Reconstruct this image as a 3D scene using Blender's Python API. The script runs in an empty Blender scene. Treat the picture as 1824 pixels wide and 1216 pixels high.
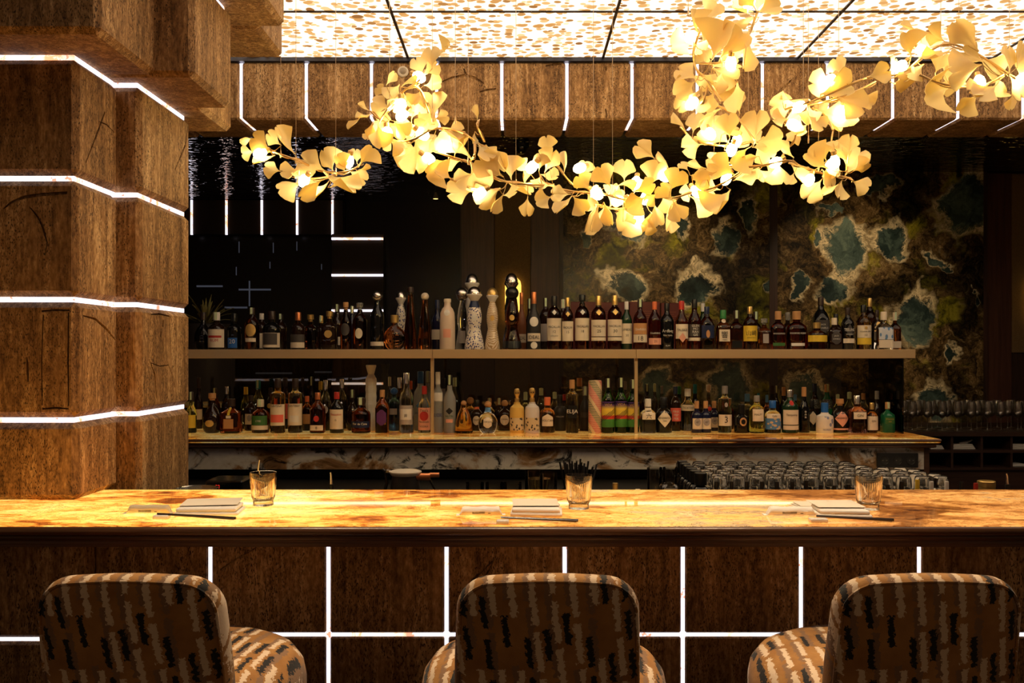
import bpy, bmesh, math, random
from mathutils import Vector, Matrix

# ------------------------------------------------------------------ camera, world, exposure
random.seed(7)
SC = bpy.context.scene
COL = SC.collection
F, CX, CY, ZC = 1704.0, 918.0, 630.0, 1.53          # focal length (px), vanishing point (px), eye height (m)
cam_d = bpy.data.cameras.new('camera')
cam = bpy.data.objects.new('camera', cam_d)
COL.objects.link(cam)
cam.location = (0, 0, ZC)
cam.rotation_euler = (math.pi / 2, 0, 0)
cam_d.sensor_width = 36.0
cam_d.lens = F / 1824 * 36
cam_d.shift_x = -(CX - 912) / 1824
cam_d.shift_y = (CY - 608) / 1824
cam_d.clip_start = 0.05
SC.camera = cam
SC.view_settings.view_transform = 'Standard'
SC.view_settings.look = 'None'
SC.view_settings.exposure = 0.0
SC.view_settings.gamma = 1.0
SC.view_settings.use_curve_mapping = False
W = bpy.data.worlds.new('world')
SC.world = W
W.use_nodes = True
W.node_tree.nodes['Background'].inputs[0].default_value = (1.0, 0.62, 0.34, 1)
W.node_tree.nodes['Background'].inputs[1].default_value = 0.10
cy = SC.cycles
cy.max_bounces, cy.diffuse_bounces, cy.glossy_bounces, cy.transmission_bounces, cy.transparent_max_bounces = 9, 3, 4, 8, 14
cy.adaptive_threshold = .025
cy.caustics_reflective = cy.caustics_refractive = False
CEIL_E, SEAM_E, BAR_E, BULB_E, LED_E = 1.8, 1.7, 1.25, 50.0, 6.0   # brightness of the lit ceiling, seams, stone bar, bulbs, shelf strip


def P(px, py, Y):
    return Vector(((px - CX) * Y / F, Y, ZC - (py - CY) * Y / F))


# ------------------------------------------------------------------ helpers
class MB:
    def __init__(s):
        s.v, s.f, s.m = [], [], []

    def add(s, vs, fs, mi=0):
        o = len(s.v)
        s.v += [tuple(p) for p in vs]
        s.f += [tuple(i + o for i in f) for f in fs]
        s.m += [mi] * len(fs)
        return s

    def box(s, x0, x1, y0, y1, z0, z1, mi=0):
        v = [(x0, y0, z0), (x1, y0, z0), (x1, y1, z0), (x0, y1, z0), (x0, y0, z1), (x1, y0, z1), (x1, y1, z1), (x0, y1, z1)]
        f = [(0, 3, 2, 1), (4, 5, 6, 7), (0, 1, 5, 4), (1, 2, 6, 5), (2, 3, 7, 6), (3, 0, 4, 7)]
        return s.add(v, f, mi)

    def lathe(s, prof, n=24, c=(0, 0, 0), dy=1.0, mi=0, ribs=None):
        """prof: (r, z[, p]); p is the superellipse power of the cross section (2 round, 7 square)."""
        vs, fs = [], []
        for e in prof:
            r, z = e[0], e[1]
            p = e[2] if len(e) > 2 else 2
            for k in range(n):
                t = 2 * math.pi * (k + 0.5) / n
                ct, st = math.cos(t), math.sin(t)
                q = 1.0 if p == 2 else (abs(ct) ** p + abs(st) ** p) ** (-1.0 / p)
                rr = r * q
                if ribs and len(e) > 3 and e[3]:
                    rr += ribs * (1 if k % 2 else -1)
                vs.append((c[0] + rr * ct, c[1] + rr * st * dy, c[2] + z))
        m = len(prof)
        for i in range(m - 1):
            for k in range(n):
                a, b = i * n + k, i * n + (k + 1) % n
                fs.append((a, b, b + n, a + n))
        if prof[0][0] > 1e-6:
            fs.append(tuple(reversed(range(n))))
        if prof[-1][0] > 1e-6:
            fs.append(tuple((m - 1) * n + k for k in range(n)))
        return s.add(vs, fs, mi)

    def tube(s, pts, r, n=6, mi=0):
        pts = [Vector(p) for p in pts]
        rs = r if isinstance(r, (list, tuple)) else [r] * len(pts)
        vs, fs = [], []
        up = Vector((0.13, 0.31, 0.94))
        for i, p in enumerate(pts):
            d = (pts[min(i + 1, len(pts) - 1)] - pts[max(i - 1, 0)]).normalized()
            a = d.cross(up)
            if a.length < 1e-3:
                a = d.cross(Vector((1, 0, 0)))
            a.normalize()
            b = d.cross(a)
            for k in range(n):
                t = 2 * math.pi * k / n
                vs.append(p + (a * math.cos(t) + b * math.sin(t)) * rs[i])
        for i in range(len(pts) - 1):
            for k in range(n):
                a, b = i * n + k, i * n + (k + 1) % n
                fs.append((a, a + n, b + n, b))
        fs.append(tuple(range(n)))
        fs.append(tuple(reversed([(len(pts) - 1) * n + k for k in range(n)])))
        return s.add(vs, fs, mi)

    def mesh(s, name, smooth=35):
        me = bpy.data.meshes.new(name)
        me.from_pydata(s.v, [], s.f)
        if any(s.m):
            me.polygons.foreach_set('material_index', s.m)
        if smooth:
            me.polygons.foreach_set('use_smooth', [True] * len(me.polygons))
            me.set_sharp_from_angle(angle=math.radians(smooth))
        me.update()
        return me

    def build(s, name, mats, parent=None, loc=(0, 0, 0), smooth=35):
        return link(name, s.mesh(name, smooth), mats, parent, loc)


def link(name, me, mats=None, parent=None, loc=(0, 0, 0)):
    if mats is not None and len(me.materials) == 0:
        for m in (mats if isinstance(mats, (list, tuple)) else [mats]):
            me.materials.append(m)
    o = bpy.data.objects.new(name, me)
    COL.objects.link(o)
    if parent is not None:
        o.parent = parent
    o.location = loc
    return o


def tag(o, label=None, cat=None, group=None, kind=None):
    if label: o['label'] = label
    if cat: o['category'] = cat
    if group: o['group'] = group
    if kind: o['kind'] = kind
    return o


def thing(name, label, cat, loc=(0, 0, 0), group=None, rz=0):
    o = bpy.data.objects.new(name, None)
    COL.objects.link(o)
    o.location = loc
    o.rotation_euler = (0, 0, rz)
    return tag(o, label, cat, group)


def copy_tree(root, loc, label=None, rz=None):
    r = root.copy()
    COL.objects.link(r)
    r.location = loc
    if rz is not None: r.rotation_euler = (0, 0, rz)
    if label: r['label'] = label
    for ch in list(root.children):
        c = ch.copy(); COL.objects.link(c); c.parent = r
        for g in list(ch.children):
            d = g.copy(); COL.objects.link(d); d.parent = c
    return r


def struct(o):
    o['kind'] = 'structure'
    return o


def bevel_box(x0, x1, y0, y1, z0, z1, c=0.01, seg=1, name='block'):
    bm = bmesh.new()
    bmesh.ops.create_cube(bm, size=1)
    for v in bm.verts:
        v.co = ((x0 + x1) / 2 + v.co.x * (x1 - x0), (y0 + y1) / 2 + v.co.y * (y1 - y0), (z0 + z1) / 2 + v.co.z * (z1 - z0))
    bmesh.ops.bevel(bm, geom=bm.edges[:], offset=c, segments=seg, affect='EDGES', profile=0.5)
    me = bpy.data.meshes.new(name)
    bm.to_mesh(me)
    bm.free()
    if seg > 1:
        me.polygons.foreach_set('use_smooth', [True] * len(me.polygons))
        me.set_sharp_from_angle(angle=math.radians(40))
    return me


def prism_cut(me, strokes, axis, plane, depth):
    """carve grooves into a block: strokes are polylines of (u, v, half_width) on the plane y = plane (axis 'y') or x = plane (axis 'x')"""
    tmp = bpy.data.objects.new('block_work', me)
    COL.objects.link(tmp)
    cutters = []
    for st in strokes:
        L, R = [], []
        for i, (u, v, w) in enumerate(st):
            a, b = st[max(i - 1, 0)], st[min(i + 1, len(st) - 1)]
            d = Vector((b[0] - a[0], b[1] - a[1])).normalized()
            nx, ny = -d.y, d.x
            L.append((u + nx * w, v + ny * w)); R.append((u - nx * w, v - ny * w))
        ring = L + R[::-1]
        n = len(ring)
        vs = []
        for s in (-1, 1):
            for (u, v) in ring:
                k = plane - s * depth if axis == 'y' else plane + s * depth
                vs.append((u, k, v) if axis == 'y' else (k, u, v))
        fs = []
        m = len(L)
        for i in range(m - 1):
            j0, j1 = n - 1 - i, n - 2 - i
            fs.append((i, i + 1, j1, j0)); fs.append((n + i, n + j0, n + j1, n + i + 1))
        for i in range(n):
            j = (i + 1) % n
            fs.append((i, n + i, n + j, j))
        cm = bpy.data.meshes.new('groove_work')
        cm.from_pydata(vs, [], fs)
        b = bmesh.new(); b.from_mesh(cm); bmesh.ops.recalc_face_normals(b, faces=b.faces[:]); b.to_mesh(cm); b.free()
        co = bpy.data.objects.new('groove_work', cm)
        COL.objects.link(co)
        md = tmp.modifiers.new('b', 'BOOLEAN')
        md.operation = 'DIFFERENCE'; md.object = co; md.solver = 'EXACT'
        cutters.append(co)
    dg = bpy.context.evaluated_depsgraph_get()
    dg.update()
    out = bpy.data.meshes.new_from_object(tmp.evaluated_get(dg))
    bpy.data.objects.remove(tmp)
    for c in cutters:
        m = c.data
        bpy.data.objects.remove(c); bpy.data.meshes.remove(m)
    return out


# ------------------------------------------------------------------ materials
def node_mat(name):
    m = bpy.data.materials.new(name)
    m.use_nodes = True
    nt = m.node_tree
    return m, nt, nt.nodes['Principled BSDF'], nt.nodes['Material Output']


_mc = {}
def mat(name, col=(.5, .5, .5), rough=.5, metal=0, trans=0, ior=1.45, emit=None, es=0, coat=0, spec=.5):
    if name in _mc: return _mc[name]
    m, nt, b, out = node_mat(name)
    b.inputs['Base Color'].default_value = (*col, 1)
    b.inputs['Roughness'].default_value = rough
    b.inputs['Metallic'].default_value = metal
    b.inputs['Transmission Weight'].default_value = trans
    b.inputs['IOR'].default_value = ior
    b.inputs['Coat Weight'].default_value = coat
    b.inputs['Specular IOR Level'].default_value = spec
    if emit:
        b.inputs['Emission Color'].default_value = (*emit, 1)
        b.inputs['Emission Strength'].default_value = es
    _mc[name] = m
    return m


def N(nt, t, **kw):
    n = nt.nodes.new(t)
    for k, v in kw.items():
        if k.startswith('i_'):
            key = k[2:]
            key = int(key) if key.isdigit() else key.replace('_', ' ')
            n.inputs[key].default_value = v
        else:
            setattr(n, k, v)
    return n


def ramp(nt, fac, stops, interp='LINEAR'):
    r = nt.nodes.new('ShaderNodeValToRGB')
    r.color_ramp.interpolation = interp
    els = r.color_ramp.elements
    while len(els) < len(stops): els.new(0.5)
    for e, (p, c) in zip(els, stops):
        e.position = p
        e.color = (*c, 1) if len(c) == 3 else c
    nt.links.new(fac, r.inputs[0])
    return r.outputs[0]


def mapping(nt, scale=(1, 1, 1), rnd=0.0, kind='Object', rot=(0, 0, 0)):
    tc = nt.nodes.new('ShaderNodeTexCoord')
    mp = nt.nodes.new('ShaderNodeMapping')
    mp.inputs['Scale'].default_value = scale
    mp.inputs['Rotation'].default_value = rot
    if rnd:
        oi = nt.nodes.new('ShaderNodeObjectInfo')
        vm = N(nt, 'ShaderNodeVectorMath', operation='SCALE')
        cb = nt.nodes.new('ShaderNodeCombineXYZ')
        nt.links.new(oi.outputs['Random'], cb.inputs[0]); nt.links.new(oi.outputs['Random'], cb.inputs[1]); nt.links.new(oi.outputs['Random'], cb.inputs[2])
        nt.links.new(cb.outputs[0], vm.inputs[0]); vm.inputs['Scale'].default_value = rnd
        ad = N(nt, 'ShaderNodeVectorMath', operation='ADD')
        nt.links.new(tc.outputs[kind], ad.inputs[0]); nt.links.new(vm.outputs[0], ad.inputs[1])
        nt.links.new(ad.outputs[0], mp.inputs[0])
    else:
        nt.links.new(tc.outputs[kind], mp.inputs[0])
    return mp.outputs[0]


def noise(nt, vec, scale, detail=4, rough=.55, dist=0):
    n = N(nt, 'ShaderNodeTexNoise', i_Scale=scale, i_Detail=detail, i_Roughness=rough, i_Distortion=dist)
    nt.links.new(vec, n.inputs['Vector'])
    return n.outputs['Fac']


def mixc(nt, fac, a, b, mode='MIX'):
    m = N(nt, 'ShaderNodeMix', data_type='RGBA', blend_type=mode)
    for val, idx in ((fac, 0), (a, 6), (b, 7)):
        if hasattr(val, 'links'): nt.links.new(val, m.inputs[idx])
        elif isinstance(val, (int, float)): m.inputs[idx].default_value = val
        else: m.inputs[idx].default_value = (*val, 1)
    return m.outputs[2]


def math_(nt, op, a, b=0.0, c=None):
    m = N(nt, 'ShaderNodeMath', operation=op)
    for i, val in enumerate((a, b) if c is None else (a, b, c)):
        if hasattr(val, 'links'): nt.links.new(val, m.inputs[i])
        else: m.inputs[i].default_value = val
    return m.outputs[0]


def travertine():
    m, nt, b, out = node_mat('travertine')
    v = mapping(nt, (36, 36, 2.6), rnd=13)
    n1 = noise(nt, v, 1.0, 7, .70, .9)
    v2 = mapping(nt, (7, 7, 1.1), rnd=7)
    n2 = noise(nt, v2, 1.0, 4, .6, .6)
    v5 = mapping(nt, (95, 95, 40), rnd=3)
    n3 = noise(nt, v5, 1.0, 4, .65)
    s = math_(nt, 'ADD', math_(nt, 'ADD', math_(nt, 'MULTIPLY', n1, .36), math_(nt, 'MULTIPLY', n2, .30)), math_(nt, 'MULTIPLY', n3, .34))
    base = ramp(nt, s, [(.34, (.060, .029, .011)), (.43, (.205, .106, .040)), (.51, (.39, .215, .086)), (.60, (.70, .46, .23))])
    v3 = mapping(nt, (330, 330, 120), rnd=5)
    pits = noise(nt, v3, 1.0, 2, .5)
    v4 = mapping(nt, (26, 26, 5), rnd=5)
    patch = noise(nt, v4, 1.0, 3)
    pm = math_(nt, 'MULTIPLY', ramp(nt, pits, [(.56, (0, 0, 0)), (.62, (.9, .9, .9))]), ramp(nt, patch, [(.36, (0, 0, 0)), (.54, (1, 1, 1))]))
    colr = mixc(nt, pm, base, (.035, .017, .008))
    nt.links.new(colr, b.inputs['Base Color'])
    b.inputs['Roughness'].default_value = .7
    b.inputs['Specular IOR Level'].default_value = .3
    h = math_(nt, 'SUBTRACT', math_(nt, 'ADD', math_(nt, 'MULTIPLY', n1, .5), math_(nt, 'MULTIPLY', n3, .35)), math_(nt, 'MULTIPLY', pm, .9))
    bp = N(nt, 'ShaderNodeBump', i_Strength=.75, i_Distance=.007)
    nt.links.new(h, bp.inputs['Height']); nt.links.new(bp.outputs[0], b.inputs['Normal'])
    return m


def wood(name, c0, c1, rough=.45, sc=(40, 40, 2.2)):
    m, nt, b, out = node_mat(name)
    v = mapping(nt, sc, rnd=3)
    n = noise(nt, v, 1, 4, .6, .4)
    nt.links.new(ramp(nt, n, [(.3, c0), (.7, c1)]), b.inputs['Base Color'])
    b.inputs['Roughness'].default_value = rough
    return m


def onyx(name, estr, right_dull=True):
    m, nt, b, out = node_mat(name)
    tc = nt.nodes.new('ShaderNodeTexCoord')
    v = mapping(nt, (1.5, 2.9, 1), rot=(0, 0, .16))
    wn = N(nt, 'ShaderNodeTexNoise', i_Scale=1.4, i_Detail=4, i_Roughness=.6)
    nt.links.new(v, wn.inputs['Vector'])
    vm = N(nt, 'ShaderNodeVectorMath', operation='MULTIPLY_ADD')
    nt.links.new(wn.outputs['Color'], vm.inputs[0]); vm.inputs[1].default_value = (1.6, 1.6, 1.6); nt.links.new(v, vm.inputs[2])
    n1 = noise(nt, vm.outputs[0], 1.15, 6, .62)
    n2 = noise(nt, vm.outputs[0], 3.4, 6, .65)
    f = math_(nt, 'ADD', math_(nt, 'MULTIPLY', n1, .72), math_(nt, 'MULTIPLY', n2, .28))
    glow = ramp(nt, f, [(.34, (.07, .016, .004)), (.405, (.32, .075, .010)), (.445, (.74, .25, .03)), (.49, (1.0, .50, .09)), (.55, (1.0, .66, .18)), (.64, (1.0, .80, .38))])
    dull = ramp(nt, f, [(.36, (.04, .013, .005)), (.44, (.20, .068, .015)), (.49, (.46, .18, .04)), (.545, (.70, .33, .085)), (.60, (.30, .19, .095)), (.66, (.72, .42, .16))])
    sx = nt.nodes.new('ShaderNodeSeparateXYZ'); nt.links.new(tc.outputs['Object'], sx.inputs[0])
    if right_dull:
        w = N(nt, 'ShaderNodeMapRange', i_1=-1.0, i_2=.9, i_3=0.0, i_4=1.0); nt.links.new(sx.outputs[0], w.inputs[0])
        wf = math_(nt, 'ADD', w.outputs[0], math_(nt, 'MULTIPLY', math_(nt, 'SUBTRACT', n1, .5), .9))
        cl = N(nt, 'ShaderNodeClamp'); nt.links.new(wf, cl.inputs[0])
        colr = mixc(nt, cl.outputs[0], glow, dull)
    else:
        colr = glow
    v5 = noise(nt, vm.outputs[0], 7.0, 5, .7)
    vein = ramp(nt, math_(nt, 'ABSOLUTE', math_(nt, 'SUBTRACT', v5, .5)), [(.0, (.42, .30, .24)), (.022, (1, 1, 1))])
    colr = mixc(nt, 1.0, colr, vein, 'MULTIPLY')
    nt.links.new(colr, b.inputs['Base Color'])
    nt.links.new(colr, b.inputs['Emission Color'])
    b.inputs['Emission Strength'].default_value = estr
    b.inputs['Roughness'].default_value = .035
    b.inputs['Specular IOR Level'].default_value = .55
    return m


def marble():
    m, nt, b, out = node_mat('splash_marble')
    v = mapping(nt, (2.2, 2.2, 3.2), rot=(0, .5, 0))
    n1 = noise(nt, v, 1.6, 6, .62, 1.2)
    n2 = noise(nt, v, 3.4, 6, .65, 1.6)
    a = ramp(nt, n1, [(.36, (.10, .045, .015)), (.45, (.30, .17, .08)), (.52, (.52, .47, .42)), (.7, (.68, .64, .6))])
    c = ramp(nt, n2, [(.36, (.05, .05, .055)), (.47, (1, 1, 1))])
    nt.links.new(mixc(nt, 1.0, a, c, 'MULTIPLY'), b.inputs['Base Color'])
    b.inputs['Roughness'].default_value = .2
    return m


def lit_ceiling():
    m, nt, b, out = node_mat('lit_shell_ceiling')
    v = mapping(nt, (1, 1, 1))
    wn = N(nt, 'ShaderNodeTexNoise', i_Scale=9, i_Detail=2); nt.links.new(v, wn.inputs['Vector'])
    vm = N(nt, 'ShaderNodeVectorMath', operation='MULTIPLY_ADD'); vm.inputs[1].default_value = (.022, .022, .022)
    nt.links.new(wn.outputs['Color'], vm.inputs[0]); nt.links.new(v, vm.inputs[2])
    def layer(scale, off, lo, hi):
        ad = N(nt, 'ShaderNodeVectorMath', operation='ADD'); ad.inputs[1].default_value = off
        nt.links.new(vm.outputs[0], ad.inputs[0])
        vo = N(nt, 'ShaderNodeTexVoronoi', voronoi_dimensions='2D', i_Scale=scale); nt.links.new(ad.outputs[0], vo.inputs['Vector'])
        sp = nt.nodes.new('ShaderNodeSeparateColor'); nt.links.new(vo.outputs['Color'], sp.inputs[0])
        size = math_(nt, 'MULTIPLY_ADD', sp.outputs[0], .26, .19)
        dd = math_(nt, 'DIVIDE', vo.outputs['Distance'], size)
        mask = ramp(nt, dd, [(.86, (1, 1, 1)), (1.0, (0, 0, 0))])
        mask = math_(nt, 'MULTIPLY', mask, ramp(nt, sp.outputs[1], [(lo, (0, 0, 0)), (hi, (1, 1, 1))]))
        return mask, sp.outputs[2], dd
    m1, r1, d1 = layer(18, (0, 0, 0), .08, .14)
    m2, r2, d2 = layer(21, (3.3, 1.7, 0), .42, .48)
    stone = ramp(nt, r1, [(0, (.20, .08, .022)), (.25, (.42, .20, .058)), (.65, (.52, .28, .095)), (1, (.64, .42, .19))])
    stone2 = ramp(nt, r2, [(0, (.42, .20, .06)), (.5, (.56, .32, .12)), (1, (.70, .48, .24))])
    c = mixc(nt, m2, (1.0, .80, .60), stone2)
    c = mixc(nt, m1, c, stone)
    em = nt.nodes.new('ShaderNodeEmission')
    nt.links.new(c, em.inputs[0]); em.inputs[1].default_value = CEIL_E
    nt.links.new(em.outputs[0], out.inputs[0])
    return m


def seam_mat():
    m, nt, b, out = node_mat('lit_onyx_seam')
    v = mapping(nt, (3, 3, 3), rnd=9)
    n = noise(nt, v, 2.2, 5, .7, 1.0)
    n2 = noise(nt, v, 9, 3, .6)
    c = ramp(nt, n, [(.36, (.95, .42, .20)), (.43, (1.0, .82, .74)), (.50, (.90, .84, 1.0)), (.7, (.98, .92, 1.0))])
    c = mixc(nt, ramp(nt, n2, [(.34, (1, 1, 1)), (.37, (0, 0, 0))]), c, (.8, .3, .18))
    em = nt.nodes.new('ShaderNodeEmission')
    nt.links.new(c, em.inputs[0]); em.inputs[1].default_value = SEAM_E
    nt.links.new(em.outputs[0], out.inputs[0])
    return m


def thin_glass(name, tint=(1, 1, 1), refl=(1, 1, 1), rough=.02, ior=1.5, boost=0.0):
    m, nt, b, out = node_mat(name)
    tr = N(nt, 'ShaderNodeBsdfTransparent'); tr.inputs[0].default_value = (*tint, 1)
    gl = N(nt, 'ShaderNodeBsdfGlossy'); gl.inputs[0].default_value = (*refl, 1); gl.inputs['Roughness'].default_value = rough
    fr = N(nt, 'ShaderNodeFresnel', i_IOR=ior)
    mx = nt.nodes.new('ShaderNodeMixShader')
    fac = math_(nt, 'ADD', fr.outputs[0], boost)
    nt.links.new(fac, mx.inputs[0]); nt.links.new(tr.outputs[0], mx.inputs[1]); nt.links.new(gl.outputs[0], mx.inputs[2])
    nt.links.new(mx.outputs[0], out.inputs[0])
    return m


def leaf_mat():
    m, nt, b, out = node_mat('porcelain_leaf')
    d = N(nt, 'ShaderNodeBsdfDiffuse'); d.inputs[0].default_value = (.95, .80, .47, 1)
    t = N(nt, 'ShaderNodeBsdfTranslucent'); t.inputs[0].default_value = (1.0, .82, .34, 1)
    g = N(nt, 'ShaderNodeBsdfGlossy'); g.inputs['Roughness'].default_value = .35
    a = nt.nodes.new('ShaderNodeMixShader'); a.inputs[0].default_value = .5
    c = nt.nodes.new('ShaderNodeMixShader'); c.inputs[0].default_value = .04
    nt.links.new(d.outputs[0], a.inputs[1]); nt.links.new(t.outputs[0], a.inputs[2])
    nt.links.new(a.outputs[0], c.inputs[1]); nt.links.new(g.outputs[0], c.inputs[2])
    nt.links.new(c.outputs[0], out.inputs[0])
    return m


def fabric():
    m, nt, b, out = node_mat('brushstroke_fabric')
    tc = nt.nodes.new('ShaderNodeTexCoord')
    sp = nt.nodes.new('ShaderNodeSeparateXYZ'); nt.links.new(tc.outputs['Object'], sp.inputs[0])
    along = math_(nt, 'SUBTRACT', sp.outputs[2], sp.outputs[1])
    jn = N(nt, 'ShaderNodeTexNoise', i_Scale=120, i_Detail=4, i_Roughness=.65); nt.links.new(tc.outputs['Object'], jn.inputs['Vector'])
    jit = math_(nt, 'MULTIPLY', math_(nt, 'SUBTRACT', jn.outputs['Fac'], .5), .027)
    xx = math_(nt, 'ADD', math_(nt, 'ADD', sp.outputs[0], jit), math_(nt, 'MULTIPLY', along, .10))
    along = math_(nt, 'ADD', along, jit)
    def strokes(colw, rowh, seed, lo, wid, ln):
        # columns of dashes: per column a shifted row grid, a random draw per cell
        cx = math_(nt, 'ADD', math_(nt, 'DIVIDE', xx, colw), seed)
        ci = math_(nt, 'FLOOR', cx)
        wn = N(nt, 'ShaderNodeTexWhiteNoise', noise_dimensions='1D'); nt.links.new(ci, wn.inputs['W'])
        ry = math_(nt, 'ADD', math_(nt, 'DIVIDE', along, rowh), math_(nt, 'MULTIPLY', wn.outputs[0], 7.0))
        ri = math_(nt, 'FLOOR', ry)
        cb = nt.nodes.new('ShaderNodeCombineXYZ'); nt.links.new(ci, cb.inputs[0]); nt.links.new(ri, cb.inputs[1])
        w2 = N(nt, 'ShaderNodeTexWhiteNoise', noise_dimensions='2D'); nt.links.new(cb.outputs[0], w2.inputs['Vector'])
        on = math_(nt, 'GREATER_THAN', w2.outputs[0], lo)
        fx = math_(nt, 'ABSOLUTE', math_(nt, 'SUBTRACT', math_(nt, 'FRACT', cx), .5))
        fy = math_(nt, 'ABSOLUTE', math_(nt, 'SUBTRACT', math_(nt, 'FRACT', ry), .5))
        a = math_(nt, 'LESS_THAN', fx, wid)
        c = math_(nt, 'LESS_THAN', fy, ln)
        return math_(nt, 'MULTIPLY', math_(nt, 'MULTIPLY', on, a), c)
    pale = strokes(.041, .120, .52, .16, .16, .43)
    grey = strokes(.041, .150, 7.77, .25, .17, .46)
    dark = strokes(.041, .105, 3.02, .46, .15, .38)
    big = N(nt, 'ShaderNodeTexNoise', i_Scale=14, i_Detail=3); nt.links.new(tc.outputs['Object'], big.inputs['Vector'])
    base = ramp(nt, big.outputs['Fac'], [(.3, (.36, .155, .034)), (.7, (.56, .275, .075))])
    c = mixc(nt, grey, base, (.30, .165, .085))
    c = mixc(nt, pale, c, (.88, .68, .48))
    c = mixc(nt, dark, c, (.012, .010, .010))
    nt.links.new(c, b.inputs['Base Color'])
    b.inputs['Roughness'].default_value = .8
    b.inputs['Sheen Weight'].default_value = .12
    h = math_(nt, 'ADD', math_(nt, 'MULTIPLY', pale, .6), math_(nt, 'ADD', math_(nt, 'MULTIPLY', dark, .8), math_(nt, 'MULTIPLY', jn.outputs['Fac'], .5)))
    bp = N(nt, 'ShaderNodeBump', i_Strength=.5, i_Distance=.004)
    nt.links.new(h, bp.inputs['Height']); nt.links.new(bp.outputs[0], b.inputs['Normal'])
    return m


def art_mat(ellipses, Y):
    """poured resin: oval teal pools with cream rims in brown and olive marbling"""
    m, nt, b, out = node_mat('poured_resin_art')
    tc = nt.nodes.new('ShaderNodeTexCoord')
    base = tc.outputs['Object']
    def warp(vec, scale, amp, det):
        n = N(nt, 'ShaderNodeTexNoise', i_Scale=scale, i_Detail=det, i_Roughness=.6); nt.links.new(base, n.inputs['Vector'])
        s = N(nt, 'ShaderNodeVectorMath', operation='SUBTRACT'); nt.links.new(n.outputs['Color'], s.inputs[0]); s.inputs[1].default_value = (.5, .5, .5)
        a = N(nt, 'ShaderNodeVectorMath', operation='MULTIPLY_ADD'); nt.links.new(s.outputs[0], a.inputs[0]); a.inputs[1].default_value = (amp,) * 3
        nt.links.new(vec, a.inputs[2])
        return a.outputs[0]
    w1 = warp(base, 4.0, .34, 3)
    w2 = warp(w1, 11.0, .13, 4)
    fld = None
    for (px, py, rx, ry) in ellipses:
        c = P(px, py, Y)
        sx, sz = F / Y / rx, F / Y / ry
        mp = N(nt, 'ShaderNodeVectorMath', operation='SUBTRACT'); nt.links.new(w2, mp.inputs[0]); mp.inputs[1].default_value = (c.x, 0, c.z)
        mu = N(nt, 'ShaderNodeVectorMath', operation='MULTIPLY'); nt.links.new(mp.outputs[0], mu.inputs[0]); mu.inputs[1].default_value = (sx, 0, sz)
        ln = N(nt, 'ShaderNodeVectorMath', operation='LENGTH'); nt.links.new(mu.outputs[0], ln.inputs[0])
        fld = ln.outputs['Value'] if fld is None else math_(nt, 'MINIMUM', fld, ln.outputs['Value'])
    n_big = noise(nt, w1, 2.2, 3)
    n_mid = noise(nt, w2, 4.5, 8, .70, 2.2)
    n_fine = noise(nt, w2, 13.0, 6, .72, 2.5)
    brown = ramp(nt, math_(nt, 'ADD', math_(nt, 'MULTIPLY', n_mid, .6), math_(nt, 'MULTIPLY', n_fine, .4)),
                 [(.37, (.008, .008, .007)), (.45, (.040, .026, .010)), (.52, (.150, .092, .034)), (.58, (.30, .20, .080)), (.66, (.62, .48, .24))])
    olive = ramp(nt, n_mid, [(.38, (.030, .034, .005)), (.55, (.30, .27, .020)), (.7, (.62, .56, .06))])
    om = ramp(nt, noise(nt, w1, 3.0, 3, .5), [(.53, (0, 0, 0)), (.63, (1, 1, 1))])
    ground = mixc(nt, om, brown, olive)
    dk = ramp(nt, n_big, [(.38, (.16, .17, .17)), (.56, (1, 1, 1))])
    ground = mixc(nt, 1.0, ground, dk, 'MULTIPLY')
    teal = ramp(nt, math_(nt, 'ADD', math_(nt, 'MULTIPLY', n_big, .6), math_(nt, 'MULTIPLY', n_mid, .4)), [(.38, (.006, .012, .012)), (.48, (.026, .044, .040)), (.55, (.075, .115, .098)), (.62, (.17, .23, .18)), (.70, (.05, .30, .28))])
    edge = math_(nt, 'ADD', fld, math_(nt, 'MULTIPLY', math_(nt, 'SUBTRACT', n_fine, .5), .9))
    rim_w = math_(nt, 'MULTIPLY_ADD', noise(nt, w1, 4.0, 2), 2.3, .22)
    rim = mixc(nt, ramp(nt, n_fine, [(.36, (0, 0, 0)), (.56, (1, 1, 1))]), (.13, .085, .03), (.86, .72, .44))
    inside = ramp(nt, math_(nt, 'MULTIPLY', edge, .5), [(.43, (1, 1, 1)), (.55, (0, 0, 0))])
    in_rim = ramp(nt, math_(nt, 'SUBTRACT', rim_w, edge), [(.0, (0, 0, 0)), (.35, (1, 1, 1))])
    c = mixc(nt, in_rim, ground, rim)
    c = mixc(nt, inside, c, teal)
    nt.links.new(c, b.inputs['Base Color'])
    b.inputs['Roughness'].default_value = .22
    b.inputs['Specular IOR Level'].default_value = .3
    return m


TRAV = travertine()
SEAM = seam_mat()
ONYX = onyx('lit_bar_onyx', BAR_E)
ONYX2 = onyx('lit_back_bar_onyx', BAR_E * .16, False)
MARBLE = marble()
CEILM = lit_ceiling()
FABRIC = fabric()
LEAFM = leaf_mat()
MOULD = wood('moulding_wood', (.045, .017, .007), (.13, .052, .022), .3, (2.5, 60, 60))
DWOOD = wood('dark_panel_wood', (.020, .008, .004), (.060, .024, .012), .4)
CWOOD = wood('cabinet_wood', (.025, .010, .006), (.070, .030, .016), .45, (3, 40, 40))
LINEN = wood('wall_linen', (.15, .085, .032), (.24, .145, .062), .9, (160, 160, 160))
BRONZE = mat('shelf_bronze', (.58, .41, .22), .42, .55)
BLACK = mat('matt_black', (.006, .005, .005), .6)
GBLACK = mat('gloss_black', (.004, .004, .004), .12)
STEEL = mat('steel', (.62, .6, .56), .22, 1)
BRASS = mat('brass_stem', (.72, .48, .2), .35, 1)
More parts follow.
